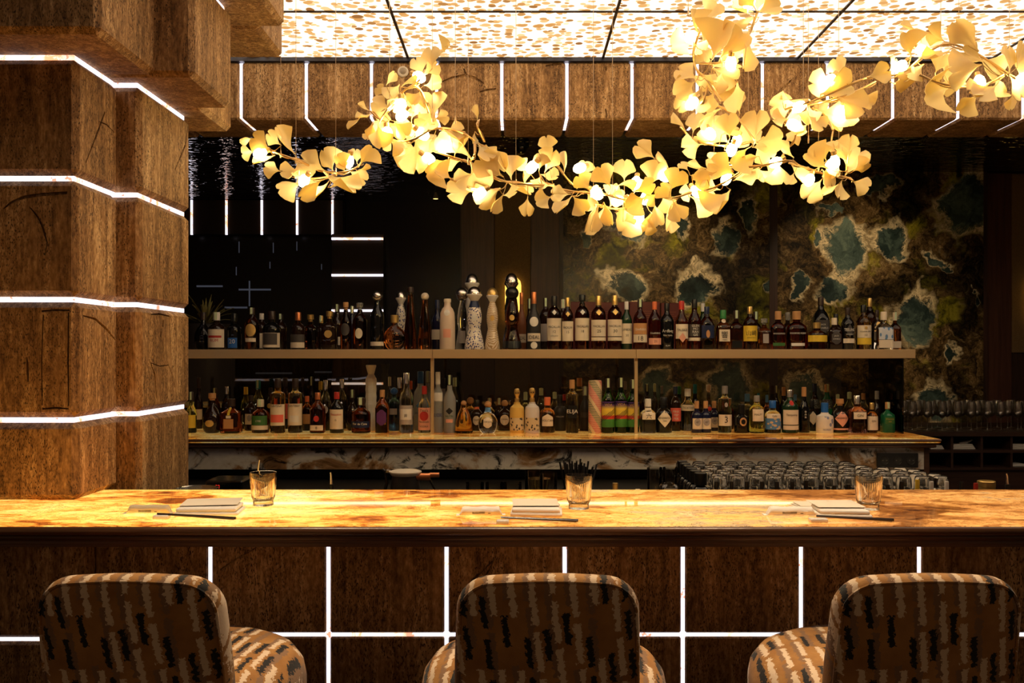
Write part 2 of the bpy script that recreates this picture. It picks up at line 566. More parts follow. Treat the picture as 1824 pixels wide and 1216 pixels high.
WIRE = mat('wire', (.55, .4, .25), .4, 1)
SMOKE = thin_glass('smoked_glass', (.55, .50, .42), (.8, .75, .7), .01, 1.5)
DSMOKE = thin_glass('dark_smoked_glass', (.12, .10, .07), (.8, .75, .7), .01, 1.5)
WGLASS = thin_glass('wine_glass_thin', (.98, .97, .96), (1, .97, .92), .2, 1.5, .11)
TGLASS = thin_glass('clear_thin_glass', (.90, .89, .86), (1, .97, .92), .04, 1.5, .035)
UGLASS = mat('packed_glass', (1, .97, .92), .06, 0, 1, 1.5)
RGLASS = mat('tumbler_glass', (1, .98, .94), .015, 0, 1, 1.48)
BULBM = mat('bulb_glow', (1, .8, .5), .4, emit=(1.0, .78, .37), es=BULB_E)

# ------------------------------------------------------------------ room shell
YW = 7.3                                             # art wall
YFAR = 8.7                                           # far wall of the hall behind the pillar
o = struct(MB().box(-5, 5.5, -3, 9, -.05, 0).build('floor', mat('floor_stone', (.05, .03, .018), .35)))
ceiling = struct(MB().box(-5, 5.5, .55, 5.1, 2.996, 3.06).build('ceiling', BLACK))
xs = [-.527 + .9565 * k for k in range(-1, 6)]
ys = [2.14, 3.10, 4.06, 4.70]
for i in range(len(xs) - 1):
    for j in range(len(ys) - 1):
        MB().box(xs[i] + .002, xs[i + 1] - .002, ys[j] + .002, ys[j + 1] - .002, 2.984, 2.995).build('ceiling_panel', CEILM, ceiling)
BARM = mat('ceiling_profile', (.03, .018, .01), .5)
for x in xs:
    MB().box(x - .006, x + .006, ys[0], ys[-1], 2.978, 2.997).build('profile_bar', BARM, ceiling)
for y in ys[:-1]:
    MB().box(xs[0], xs[-1], y - .006, y + .006, 2.979, 2.997).build('profile_bar', BARM, ceiling)

# rippled dark mirror ceiling behind the beam
m, nt, b, out = node_mat('rippled_dark_mirror')
b.inputs['Base Color'].default_value = (.16, .15, .16, 1); b.inputs['Metallic'].default_value = 1; b.inputs['Roughness'].default_value = .04
nv = mapping(nt, (5, 9, 1)); nn = noise(nt, nv, 1.6, 2, .5, .6)
bp = N(nt, 'ShaderNodeBump', i_Strength=.5, i_Distance=.05); nt.links.new(nn, bp.inputs['Height']); nt.links.new(bp.outputs[0], b.inputs['Normal'])
struct(MB().box(-5, 5.5, 5.1, 9, 2.91, 2.96).build('ceiling_back', m))

# walls
RBOARD = wood('reddish_board', (.050, .016, .008), (.105, .038, .020), .4)
struct(MB().box(5.4, 5.5, .5, 9, 0, 3.0).build('wall_right', DWOOD))
struct(MB().box(-5, -4.9, .5, 9, 0, 3.0).build('wall_left', DWOOD))
xl = P(820, 0, YW).x
wall_back = struct(MB().box(xl, 5.4, YW, YW + .1, 0, 2.91).build('wall_back', DWOOD))
struct(MB().box(xl, xl + .1, YW + .1, YFAR, 0, 2.91).build('wall_return', DWOOD))
wall_far = struct(MB().box(-4.9, xl + .1, YFAR, YFAR + .1, 0, 2.91).build('wall_far', mat('far_dark_lacquer', (.010, .005, .004), .25)))
for (x0, x1) in ((823, 880), (946, 1000), (1750, 1798), (1875, 1930)):        # dark wood boards between the pictures
    a, c = P(x0, 0, YW).x, P(x1, 0, YW).x
    MB().box(a, c, YW - .03, YW - .001, .3, 2.90).build('wood_board', RBOARD, wall_back)
for (x0, x1, y1) in ((881, 945, 900), (1799, 1874, 628)):                     # linen covered panels
    a, c = P(x0, 0, YW), P(x1, 0, YW)
    z0 = P(0, y1, YW).z if y1 < 800 else .3
    me = bevel_box(a.x, c.x, YW - .025, YW - .001, z0, 2.90, .004)
    link('linen_panel', me, LINEN, wall_back)

# framed resin pictures
ELL = [(1040, 425, 11, 17), (1118, 412, 30, 20), (1212, 408, 13, 21), (1290, 430, 20, 26), (1336, 385, 12, 32), (1118, 512, 31, 26),
       (1240, 512, 36, 30), (1365, 512, 9, 18), (1480, 378, 18, 7), (1457, 425, 8, 12), (1505, 440, 34, 42), (1585, 430, 26, 34),
       (1660, 462, 14, 12), (1680, 475, 10, 8), (1715, 365, 40, 55), (1480, 515, 28, 20), (1420, 505, 11, 22), (1625, 568, 30, 44), (1690, 630, 11, 15),
       (1735, 535, 6, 12), (1165, 690, 28, 30), (1300, 690, 30, 46), (1660, 722, 26, 34), (1070, 340, 24, 20), (1560, 330, 30, 14), (1440, 700, 26, 20)]
ART = art_mat(ELL, YW)
for k, (x0, x1, lab) in enumerate(((1003, 1368, 'large dark resin picture with bright teal pools, left of the pair'), (1382, 1747, 'large dark resin picture behind the wine glasses, right of the pair'))):
    a, c = P(x0, 303, YW), P(x1, 752, YW)
    t = thing('resin_picture', lab, 'picture', ((a.x + c.x) / 2, YW - .04, c.z), 'resin pictures on the back wall')
    h, w = a.z - c.z, (c.x - a.x) / 2
    can = MB()
    can.box(-w, w, 0, .035, 0, h)
    me = can.mesh('canvas', 0)
    me.transform(Matrix.Translation(((a.x + c.x) / 2, 0, c.z)))          # texture space = wall space
    oo = link('canvas', me, ART, t, (-(a.x + c.x) / 2, 0, -c.z))
    MB().box(-w - .03, -w, -.006, .038, -.03, h + .03).build('frame_side', DWOOD, t)
    MB().box(w, w + .03, -.006, .038, -.03, h + .03).build('frame_side', DWOOD, t)
    MB().box(-w, w, -.006, .038, h, h + .03).build('frame_rail', DWOOD, t)
    MB().box(-w, w, -.006, .038, -.03, 0).build('frame_rail', DWOOD, t)

# wall sconces
def sconce(px, lab):
    c = P(px, 534, YW)
    t = thing('wall_sconce', lab, 'wall lamp', (c.x, YW - .026, c.z), 'wall sconces on linen panels')
    pr = [(0, -.17), (.03, -.165), (.055, -.14), (.062, -.11), (.062, .11), (.055, .14), (.03, .165), (0, .17)]
    MB().lathe(pr, 20, (0, -.03, 0), .35).build('glass_shade', mat('sconce_glow', (1, .7, .2), .5, emit=(1.0, .60, .10), es=1.7), t)
    MB().box(-.03, .03, -.015, .0, -.09, .09).build('wall_plate', BRONZE, t)
sconce(914, 'glowing yellow wall sconce behind the bottles with domed silver stoppers')
sconce(1845, 'glowing wall sconce on the linen panel at the right edge')

# unseen spots added in the back ceiling to brighten the pictures
def spot(px, Y, tx, ty, power, lab):
    c = P(px, 0, Y)
    t = thing('added_spotlight', lab, 'spotlight', (c.x, Y, 2.91), 'added ceiling spotlights')
    MB().lathe([(.045, -.004), (.045, .0), (.03, .0), (.03, -.004)], 20).build('trim_ring', BLACK, t)
    MB().lathe([(0, -.001), (.029, -.001)], 20).build('lamp_lens', mat('spot_lens', (1, .8, .5), .4, emit=(1, .75, .45), es=2), t)
    ld = bpy.data.lights.new('spot_beam', 'SPOT'); ld.energy = power; ld.color = (1.0, .72, .42); ld.spot_size = math.radians(62); ld.spot_blend = .9; ld.shadow_soft_size = .04
    lo = bpy.data.objects.new('spot_beam', ld); COL.objects.link(lo); lo.parent = t; lo.location = (0, 0, -.02)
    d = P(tx, ty, YW) - Vector((c.x, Y, 2.89))
    lo.rotation_euler = d.to_track_quat('-Z', 'Y').to_euler()
spot(1180, 6.0, 1190, 545, 62, 'added unseen spotlight brightening the left resin picture')
spot(1560, 6.0, 1530, 530, 62, 'added unseen spotlight brightening the right resin picture')

for k, x in enumerate((-.80, .03, .80)):  # out-of-view downlights added to brighten the stool seats and napkins
    t = thing('added_spotlight', ('added unseen downlight over the left stool', 'added unseen downlight over the middle stool', 'added unseen downlight over the right stool')[k], 'spotlight', (x, 2.03, 2.9955), 'added downlights over the stools')
    MB().lathe([(.045, -.004), (.045, .0), (.03, .0), (.03, -.004)], 20).build('trim_ring', BLACK, t)
    MB().lathe([(0, -.001), (.029, -.001)], 20).build('lamp_lens', mat('spot_lens', (1, .8, .5), .4, emit=(1, .75, .45), es=2), t)
    ld = bpy.data.lights.new('spot_beam', 'SPOT'); ld.energy = 95; ld.color = (1.0, .74, .46); ld.spot_size = math.radians(46); ld.spot_blend = .8; ld.shadow_soft_size = .05
    lo_ = bpy.data.objects.new('spot_beam', ld); COL.objects.link(lo_); lo_.parent = t; lo_.location = (0, 0, -.02)
    lo_.rotation_euler = Vector((0, .42, -1.9)).to_track_quat('-Z', 'Y').to_euler()

# far hall: beam seams and a far pillar with lit seams, seen through the shelf
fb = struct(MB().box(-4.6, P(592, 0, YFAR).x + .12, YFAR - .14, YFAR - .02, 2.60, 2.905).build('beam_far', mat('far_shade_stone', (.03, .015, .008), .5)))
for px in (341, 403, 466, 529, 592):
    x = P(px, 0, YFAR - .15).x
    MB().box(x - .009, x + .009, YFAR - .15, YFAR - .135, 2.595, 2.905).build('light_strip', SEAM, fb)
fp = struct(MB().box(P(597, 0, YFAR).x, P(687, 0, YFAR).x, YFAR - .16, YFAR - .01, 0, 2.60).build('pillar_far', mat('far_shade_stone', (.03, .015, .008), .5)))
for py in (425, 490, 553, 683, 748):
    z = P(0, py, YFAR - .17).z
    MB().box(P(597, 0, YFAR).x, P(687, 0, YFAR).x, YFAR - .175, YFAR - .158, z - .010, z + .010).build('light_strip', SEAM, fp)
FAINT = mat('painted_reflection_glow', (.1, .1, .1), .5, emit=(.7, .75, 1.0), es=.05)  # distant reflections painted as dim glowing strips on the far wall
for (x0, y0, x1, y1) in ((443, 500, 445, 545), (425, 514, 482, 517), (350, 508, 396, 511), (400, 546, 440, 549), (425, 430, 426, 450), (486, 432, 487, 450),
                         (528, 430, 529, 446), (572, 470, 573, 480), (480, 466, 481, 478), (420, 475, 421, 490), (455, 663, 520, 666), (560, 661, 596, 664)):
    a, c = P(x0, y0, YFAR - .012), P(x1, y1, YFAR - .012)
    MB().box(a.x, c.x, YFAR - .012, YFAR - .0005, c.z, a.z).build('painted_reflection', FAINT, wall_far)

# ------------------------------------------------------------------ beam above the back bar
def px_strokes(strokes, Y, w):
    out = []
    for st in strokes:
        q = []
        for i, p in enumerate(st):
            pt = P(p[0], p[1], Y)
            q.append((pt.x, pt.z, (p[2] if len(p) > 2 else w) * Y / F))
        out.append(q)
    return out

beam = struct(MB().box(-2.6, 4.6, 4.99, 5.085, 2.70, 2.984).build('beam_back_bar', BLACK))
BX = [.2537 + .3208 * k for k in range(-9, 14)]
beam_cuts = {778: [[(787, 146, 1), (805, 138, 2), (828, 134, 2.6), (846, 139, 2.6), (862, 149, 1.2)], [(826, 122, 1), (830, 134, 2.5)], [(854, 164, 1), (868, 160, 2.2), (884, 158, 1)]],
             894: [[(972, 118, 1.2), (985, 115, 2), (1000, 114, 1.2)]],
             1010: [[(1079, 194, 1.2), (1080, 206, 2.5), (1078, 214, 1)], [(1080, 118, 1), (1079, 126, 1.5)]],
             1360: [[(1374, 181, 1.5), (1392, 160, 3), (1410, 142, 1.2)]]}
for i in range(len(BX) - 1):
    x0, x1 = BX[i] + .0075, BX[i + 1] - .0075
    me = bevel_box(x0, x1, 4.70, 5.09, 2.68, 2.964, .010)
    pxl = round(CX + BX[i] * F / 4.7)
    for k, st in beam_cuts.items():
        if abs(k - pxl) < 8:
            me = prism_cut(me, px_strokes(st, 4.7, 2), 'y', 4.70, .012)
    link('stone_block', me, TRAV, beam)
for x in BX:
    MB().box(x - .0085, x + .0085, 4.712, 4.97, 2.69, 2.96).build('light_strip', SEAM, beam)
# blue mosaic line on top of the beam
m, nt, b, out = node_mat('blue_mosaic')
v = mapping(nt, (1, 1, 1), rot=(math.pi / 2, 0, 0))
br = N(nt, 'ShaderNodeTexBrick', offset=0.0, i_Scale=60); nt.links.new(v, br.inputs['Vector'])
br.inputs['Color1'].default_value = (.012, .014, .032, 1); br.inputs['Color2'].default_value = (.02, .02, .042, 1); br.inputs['Mortar'].default_value = (.045, .043, .055, 1)
nt.links.new(br.outputs[0], b.inputs['Base Color']); b.inputs['Roughness'].default_value = .3
struct(MB().box(-2.6, 4.6, 4.685, 4.80, 2.964, 2.983).build('trim_1', m))

# round detector on the beam
c = P(718, 128, 4.70)
t = thing('smoke_detector', 'round white detector with a vented ring fixed to the stone beam', 'detector', (c.x, 4.70, c.z))
pr = MB(); pr.lathe([(.027, 0), (.027, .006), (.022, .010), (.018, .010), (.016, .006), (0, .006)], 24)
me = pr.mesh('ring'); me.transform(Matrix.Rotation(math.pi / 2, 4, 'X')); link('ring', me, mat('detector_white', (.75, .66, .52), .5), t)
pr = MB(); pr.lathe([(.014, 0), (.013, .012), (.006, .015), (0, .015)], 16)
me = pr.mesh('sensor'); me.transform(Matrix.Rotation(math.pi / 2, 4, 'X')); link('sensor', me, mat('detector_grey', (.35, .28, .2), .5), t)
# dome camera, small pendants of the hall
c = P(929, 252, 6.3)
t = thing('dome_camera', 'small black dome camera hanging below the dark ceiling', 'camera', (c.x, 6.3, 2.91))
MB().lathe([(.05, 0), (.05, -.02), (.042, -.024)], 20).build('mount', BLACK, t)
MB().lathe([(.04, -.024), (.037, -.04), (.026, -.056), (0, -.063)], 20).build('dome', GBLACK, t)
for px, py, lab in ((477, 327, 'tiny warm pendant light far behind the left leaf cluster'), (776, 354, 'tiny warm pendant light above the bottles with silver ball stoppers')):
    c = P(px, py, 7.9)
    t = thing('pendant_light', lab, 'pendant light', (c.x, 7.9, c.z), 'tiny pendants in the far hall')
    MB().tube([(0, 0, .01), (0, 0, 2.91 - c.z)], .0025, 6).build('cord', BLACK, t)
    MB().lathe([(.022, 0), (.02, .012), (.008, .05), (.004, .055)], 16).build('shade', BRONZE, t)
    MB().lathe([(0, -.001), (.02, -.001), (.02, .001)], 16).build('lamp_lens', mat('pendant_lens', (1, .8, .4), .4, emit=(1, .62, .2), es=2.2), t)

# ------------------------------------------------------------------ stone pillar on the bar
pillar = struct(MB().box(-2.0, -1.36, 2.90, 3.75, 1.101, 2.98).build('pillar_stone', BLACK))
CH = .017
ZS = [1.335, 1.690, 2.046, 2.402]
def xstrokes(sts, X, w):
    out = []
    for st in sts:
        q = []
        for p in st:
            Y = X * F / (p[0] - CX)
            z = ZC - (p[1] - CY) * Y / F
            q.append((Y, z, (p[2] if len(p) > 2 else w) * Y / F))
        out.append(q)
    return out
plan0 = [('front', -2.1, -1.283, 2.80, 3.09), ('mid', -2.1, -1.211, 3.09, 3.56), ('back', -2.1, -1.345, 3.56, 3.85)]
rows0 = [(1.101, 1.327), (1.343, 1.682), (1.698, 2.038), (2.054, 2.394)]
cuts = {
    ('front', 2): ('y', 2.80, px_strokes([[(6, 372, 1), (20, 360, 2.5), (42, 351, 3.2), (75, 346, 3.2), (120, 343, 2.5)], [(52, 368, .8), (66, 384, 2), (75, 402, 2.2), (84, 432, 1.2), (80, 455, .8)]], 2.80, 3)),
    ('front', 1): ('y', 2.80, px_strokes([[(74, 554, 1.5), (100, 552, 2), (124, 553, 1.5)], [(122, 556, 1.2), (121, 640, 2), (122, 722, 1.2)], [(76, 728, 1), (100, 726, 2), (122, 728, 1)], [(77, 560, 1), (74, 640, 1.4), (75, 722, 1)], [(48, 636, 1), (49, 660, 2.4), (50, 680, 1)]], 2.80, 2)),
    ('front', 3): ('x', -1.283, xstrokes([[(187, 199, 1.5), (172, 240, 2.6), (153, 289, 1.5)], [(176, 216, .7), (190, 222, 1.2), (204, 236, .8)]], -1.283, 2)),
    ('front', 1.5): ('x', -1.283, xstrokes([[(148, 562, 1.2), (170, 568, 2.4), (190, 586, 2.6), (206, 606, 1.2)]], -1.283, 2)),
    ('mid', 3): ('x', -1.211, xstrokes([[(335, 224, 1), (330, 258, 2.2), (312, 302, 1)]], -1.211, 2)),
    ('mid', 1): ('x', -1.211, xstrokes([[(268, 560, 1), (285, 559, 1.8), (302, 563, 1)], [(302, 563, .8), (301, 580, 1.2)], [(266, 640, 1.2), (276, 668, 2.6), (279, 710, 1.2)], [(268, 646, .6), (285, 652, .9), (300, 650, .8), (306, 665, .8), (312, 690, .6)], [(291, 570, 2), (290, 582, 2)], [(287, 590, 2), (286, 600, 1.5)]], -1.211, 2)),
}
for (nm, x0, x1, y0, y1) in plan0:
    for r, (z0, z1) in enumerate(rows0):
        if r == 0 and nm != 'front': z0 = .99
        me = bevel_box(x0, x1, y0 + (.0005 if nm != 'front' else 0), y1, z0, z1, CH)
        for key in ((nm, r), (nm, r + .5)):
            if key in cuts:
                ax, pl, st = cuts[key]
                me = prism_cut(me, st, ax, pl, .012)
        link('stone_block', me, TRAV, pillar)
    for z in ZS:
        MB().box(x0, x1 - .016, y0 + .016, y1 - .016 if nm != 'front' else y1 + .03, z - .0072, z + .0072).build('light_strip', SEAM, pillar)
# lower rows of the pillar behind and below the bar
for (nm, x0, x1, y0, y1) in plan0[1:]:
    for (z0, z1) in ((.0, .262), (.278, .618), (.634, .974)):
        link('stone_block', bevel_box(x0, x1, y0, y1, z0, z1, CH), TRAV, pillar)
# corbelled courses
for (z0, z1, parts) in ((2.410, 2.752, (('a', -2.2, -1.140, 2.62, 3.03), ('b', -2.2, -1.020, 3.03, 3.44), ('c', -2.2, -1.126, 3.44, 3.80))),
                        (2.768, 2.976, (('a', -2.3, -.995, 2.43, 2.97), ('b', -2.3, -.875, 2.97, 3.63), ('c', -2.3, -.975, 3.63, 4.01)))):
    for (nm, x0, x1, y0, y1) in parts:
        link('stone_block', bevel_box(x0, x1, y0, y1, z0, z1, CH), TRAV, pillar)
for (x0, x1, y0, y1) in ((-2.2, -1.16, 2.64, 3.03), (-2.2, -1.04, 3.03, 3.42), (-2.2, -1.15, 3.42, 3.78)):
    MB().box(x0, x1, y0, y1, 2.752, 2.768).build('light_strip', SEAM, pillar)

# ------------------------------------------------------------------ front bar
ZB = 1.10
t = thing('bar_counter_top', 'long glowing amber stone bar counter with a ribbed dark wood edge', 'counter', (0, 2.7, ZB - .052))
def world_child(mb_mesh, name, m, par):
    return link(name, mb_mesh, m, par, tuple(-par.location[i] for i in range(3)))
mb = MB(); mb.box(-3.4, 3.4, 2.388, 3.03, ZB - .018, ZB)
world_child(mb.mesh('stone_slab', 0), 'stone_slab', ONYX, t)
for (y, z, r) in ((2.391, ZB - .0125, .0115), (2.400, ZB - .030, .0085), (2.408, ZB - .0455, .0085)):
    mb = MB(); mb.tube([(-3.4, y, z), (3.4, y, z)], r, 14)
    world_child(mb.mesh('bead'), 'edge_bead', MOULD, t)
mb = MB(); mb.box(-3.4, 3.4, 2.40, 3.03, ZB - .054, ZB - .0182)
world_child(mb.mesh('core', 0), 'wood_core', MOULD, t)

YT = 2.587
TX = [.1336 + .32 * k for k in range(-11, 12)]
bar = thing('stone_bar', 'travertine tiled bar front with glowing white joints below the counter', 'bar', (0, 2.6, 0))
def bw(me, name, m): return world_child(me, name, m, bar)
mb = MB(); mb.box(-3.4, 3.4, YT + .034, 3.0, 0, ZB - .0545)
bw(mb.mesh('carcass', 0), 'carcass', BLACK)
tz = [(.008, .1245), (.1355, .4445), (.4555, .7645), (.7755, ZB - .055)]
bar_cuts = {376: [[(393, 1014, 1), (420, 995, 1.5), (457, 975, 1)]], 795: [[(816, 1062, 1), (845, 1030, 2.5), (880, 996, 1)], [(880, 996, .8), (868, 1020, 1.5), (852, 1048, .8)]]}
for i in range(len(TX) - 1):
    if TX[i + 1] < -1.1: continue
    for r, (z0, z1) in enumerate(tz):
        x0 = max(TX[i] + .0055, -1.137)
        me = bevel_box(x0, TX[i + 1] - .0055, YT, YT + .033, z0, z1, .004)
        pxl = CX + TX[i] * F / YT
        for k, st in bar_cuts.items():
            if abs(k - pxl) < 8 and r == 3:
                me = prism_cut(me, px_strokes(st, YT, 2), 'y', YT, .010)
        bw(me, 'stone_tile', TRAV)
for x in TX:
    if x < -1.1: continue
    mb = MB(); mb.box(x - .0060, x + .0060, YT + .006, YT + .030, .0, ZB - .055)
    bw(mb.mesh('light_strip', 0), 'light_strip', SEAM)
for z in (.13, .45, .77):
    mb = MB(); mb.box(-1.137, 3.4, YT + .0065, YT + .029, z - .0060, z + .0060)
    bw(mb.mesh('light_strip', 0), 'light_strip', SEAM)
for k in range(5):                                                        # stepped-out end of the bar front
    x1 = -1.139 - .32 * k if k == 0 else -1.24 - .32 * k
    x0 = -1.24 - .32 * (k + 1) + .004
    for (z0, z1) in tz:
        bw(bevel_box(x0, x1, YT - .045, YT + .033, z0, z1, .008), 'stone_tile', TRAV)
for z in (.13, .45, .77):
    mb = MB(); mb.box(-3.4, -1.16, YT - .035, YT + .029, z - .0085, z + .0085)
    bw(mb.mesh('light_strip', 0), 'light_strip', SEAM)

# ------------------------------------------------------------------ back bar
ZK = 1.11
t = thing('back_bar_counter', 'back bar counter of lit veined stone with ribbed wood edge under the bottles', 'counter', (0, 5.1, ZK - .05))
world_child(bevel_box(-2.4, 2.098, 4.715, 5.62, ZK - .02, ZK, .003), 'stone_slab', ONYX2, t)
for (y, z, r) in ((4.719, ZK - .008, .0075), (4.728, ZK - .0225, .007), (4.736, ZK - .037, .007)):
    mb = MB(); mb.tube([(-2.4, y, z), (2.098 - (y - 4.719), y, z), (2.098 - (y - 4.719), 5.62, z)], r, 12)
    world_child(mb.mesh('bead'), 'edge_bead', MOULD, t)
mb = MB(); mb.box(-2.4, 2.075, 4.738, 5.62, ZK - .046, ZK - .0205)
world_child(mb.mesh('core', 0), 'wood_core', MOULD, t)
t = thing('back_bar_cabinet', 'dark cabinet with marble splash panel carrying the back bar counter', 'cabinet', (0, 5.1, 0))
mb = MB(); mb.box(-2.4, 2.035, 4.765, 4.79, .955, ZK - .047)
world_child(mb.mesh('splash', 0), 'marble_splash', MARBLE, t)
mb = MB(); mb.box(2.035, 2.06, 4.76, 5.60, 0, ZK - .047)
world_child(mb.mesh('end_panel', 0), 'end_panel', CWOOD, t)
mb = MB(); mb.box(-2.4, 2.035, 4.90, 5.60, 0, ZK - .047)
world_child(mb.mesh('body', 0), 'body', BLACK, t)
t = thing('work_bench', 'low black steel work bench in front of the back bar', 'bench', (0, 4.4, 0))
mb = MB(); mb.box(P(1262, 0, 4.12).x, 1.99, 4.115, 4.755, .8995, .9002); world_child(mb.mesh('mat', 0), 'drip_mat', mat('drip_mat', (.72, .66, .56), .6), t)
world_child(bevel_box(-2.2, 2.02, 4.10, 4.89, .87, .8992, .004), 'bench_top', mat('bench_black', (.012, .011, .010), .35), t)
mb = MB(); mb.box(-2.2, 2.02, 4.14, 4.89, 0, .868)
world_child(mb.mesh('bench_body', 0), 'bench_body', BLACK, t)
# power sockets
c = P(1597, 819, 4.765)
t = thing('socket_strip', 'black triple power socket on the marble splash panel', 'socket', (c.x, 4.765, c.z))
link('plate', bevel_box(-.102, .102, -.018, -.001, -.036, .036, .003), mat('socket_black', (.012, .011, .011), .4), t)
for k in (-1, 0, 1):
    pr = MB(); pr.lathe([(.022, 0), (.022, .003), (.019, .003), (.018, .0005), (0, .0005)], 20)
    me = pr.mesh('socket'); me.transform(Matrix.Rotation(math.pi / 2, 4, 'X'))
    s = link('socket', me, mat('socket_ring', (.03, .028, .026), .25), t, (k * .066, -.0182, 0))
    for q in (-1, 1):
        pr = MB(); pr.lathe([(.003, 0), (.003, .002), (0, .002)], 8)
        me = pr.mesh('pin_hole'); me.transform(Matrix.Rotation(math.pi / 2, 4, 'X'))
        link('pin_hole', me, mat('socket_hole', (.10, .09, .08), .4), s, (q * .009, -.0006, 0))

# shelf
YS0, YS1 = 5.00, 5.52
ZSH = ZC + 8 / F * YS0
shelf = thing('bottle_shelf', 'long bronze shelf carrying the upper row of bottles', 'shelf', (0, 5.2, ZC - .025))
for (x0, x1) in ((-2.3, P(770, 0, YS0).x), (P(770, 0, YS0).x + .001, P(1133, 0, YS0).x), (P(1133, 0, YS0).x + .001, P(1631, 0, YS0).x)):
    world_child(bevel_box(x0, x1, YS0, YS0 + .02, ZSH - .047, ZSH, .002), 'front_lip', BRONZE, shelf)
    world_child(bevel_box(x0, x1, YS0 + .0205, YS1, ZSH - .026, ZSH, .002), 'shelf_board', BRONZE, shelf)
for px in (497, 770, 1133):
    x = P(px, 0, 5.03).x
    mb = MB(); mb.box(x - .008, x + .008, 5.022, 5.05, ZK, ZSH - .0265)
    if px != 497: world_child(mb.mesh('post', 0), 'post', BRONZE, shelf)
mb = MB(); mb.box(-2.3, 2.034, 5.50, 5.508, ZK, ZSH - .0265)
world_child(mb.mesh('back_glass', 0), 'back_glass', SMOKE, shelf)
mb = MB(); mb.box(2.034, 2.042, 5.03, 5.508, ZK, ZSH - .0265)
world_child(mb.mesh('end_glass', 0), 'end_glass', DSMOKE, shelf)
for (x0, x1) in ((-2.2, P(768, 0, YS0).x - .03), (P(772, 0, YS0).x, P(1131, 0, YS0).x), (P(1136, 0, YS0).x, 1.95)):
    mb = MB(); mb.box(x0, x1, 5.465, 5.485, ZSH - .033, ZSH - .0265)
    world_child(mb.mesh('led_strip', 0), 'led_strip', mat('led_warm', (1, .8, .5), .5, emit=(1.0, .72, .38), es=LED_E), shelf)

# ------------------------------------------------------------------ pigeonhole cabinet on the right
ZT = 1.01
cab = thing('pigeonhole_cabinet', 'dark wood pigeonhole cabinet under the wine glasses', 'cabinet', (3.1, 6.7, 0))
x0, x1 = P(1575, 0, 6.4).x, 4.6
def cw(b_, name):
    mb = MB(); mb.box(*b_); world_child(mb.mesh(name, 0), name, CWOOD, cab)
cw((x0, x1, 6.38, 7.25, ZT - .03, ZT), 'top_board')
zc = [P(0, 803, 6.4).z, P(0, 834, 6.4).z]
for z in zc: cw((x0, x1, 6.40, 6.85, z - .012, z + .006), 'shelf_board')
cw((x0, x1, 6.86, 6.88, zc[1], ZT - .031), 'back_panel')
for k in range(-3, 9):
    x = P(1696 + 53 * k, 0, 6.4).x
    if x > x0: cw((x - .008, x + .008, 6.401, 6.855, zc[1] + .006, ZT - .031), 'divider')
cw((x0, x1, 6.42, 6.86, .62, zc[1] - .0125), 'drawer_front')
cw((x0, x1, 6.44, 6.86, 0, .615), 'base_front')
PAPER = mat('napkin_white', (.72, .68, .62), .7)
for (px, row, w, n, lab) in ((1671, 0, .045, 3, 'folded white napkins in the leftmost open pigeonhole'), (1719, 0, .075, 4, 'white napkins with a curled corner in the second pigeonhole'),
                             (1818, 0, .065, 4, 'folded white napkins in the pigeonhole at the right edge'), (1815, 1, .06, 2, 'grey white napkins in the lower pigeonhole at the right edge')):
    c = P(px, 0, 6.44)
    t = thing('napkin_stack', lab, 'napkins', (c.x, 6.50, zc[row] + .006), 'napkins in the pigeonholes')
    for k in range(n):
        link('napkin', bevel_box(-w + .004 * (k % 2), w - .006 * k, -.05, .09, .0005 + k * .009, .009 + k * .009, .002), PAPER, t)
    if px == 1719:
        mb = MB(); pts = [(-.02, -.02, n * .009 + .004), (.02, -.02, n * .009 + .008), (.05, -.02, n * .009 + .016), (.068, -.02, n * .009 + .026)]
        mb.tube(pts, [.005, .010, .006, .003], 8); mb.build('curled_corner', PAPER, t)

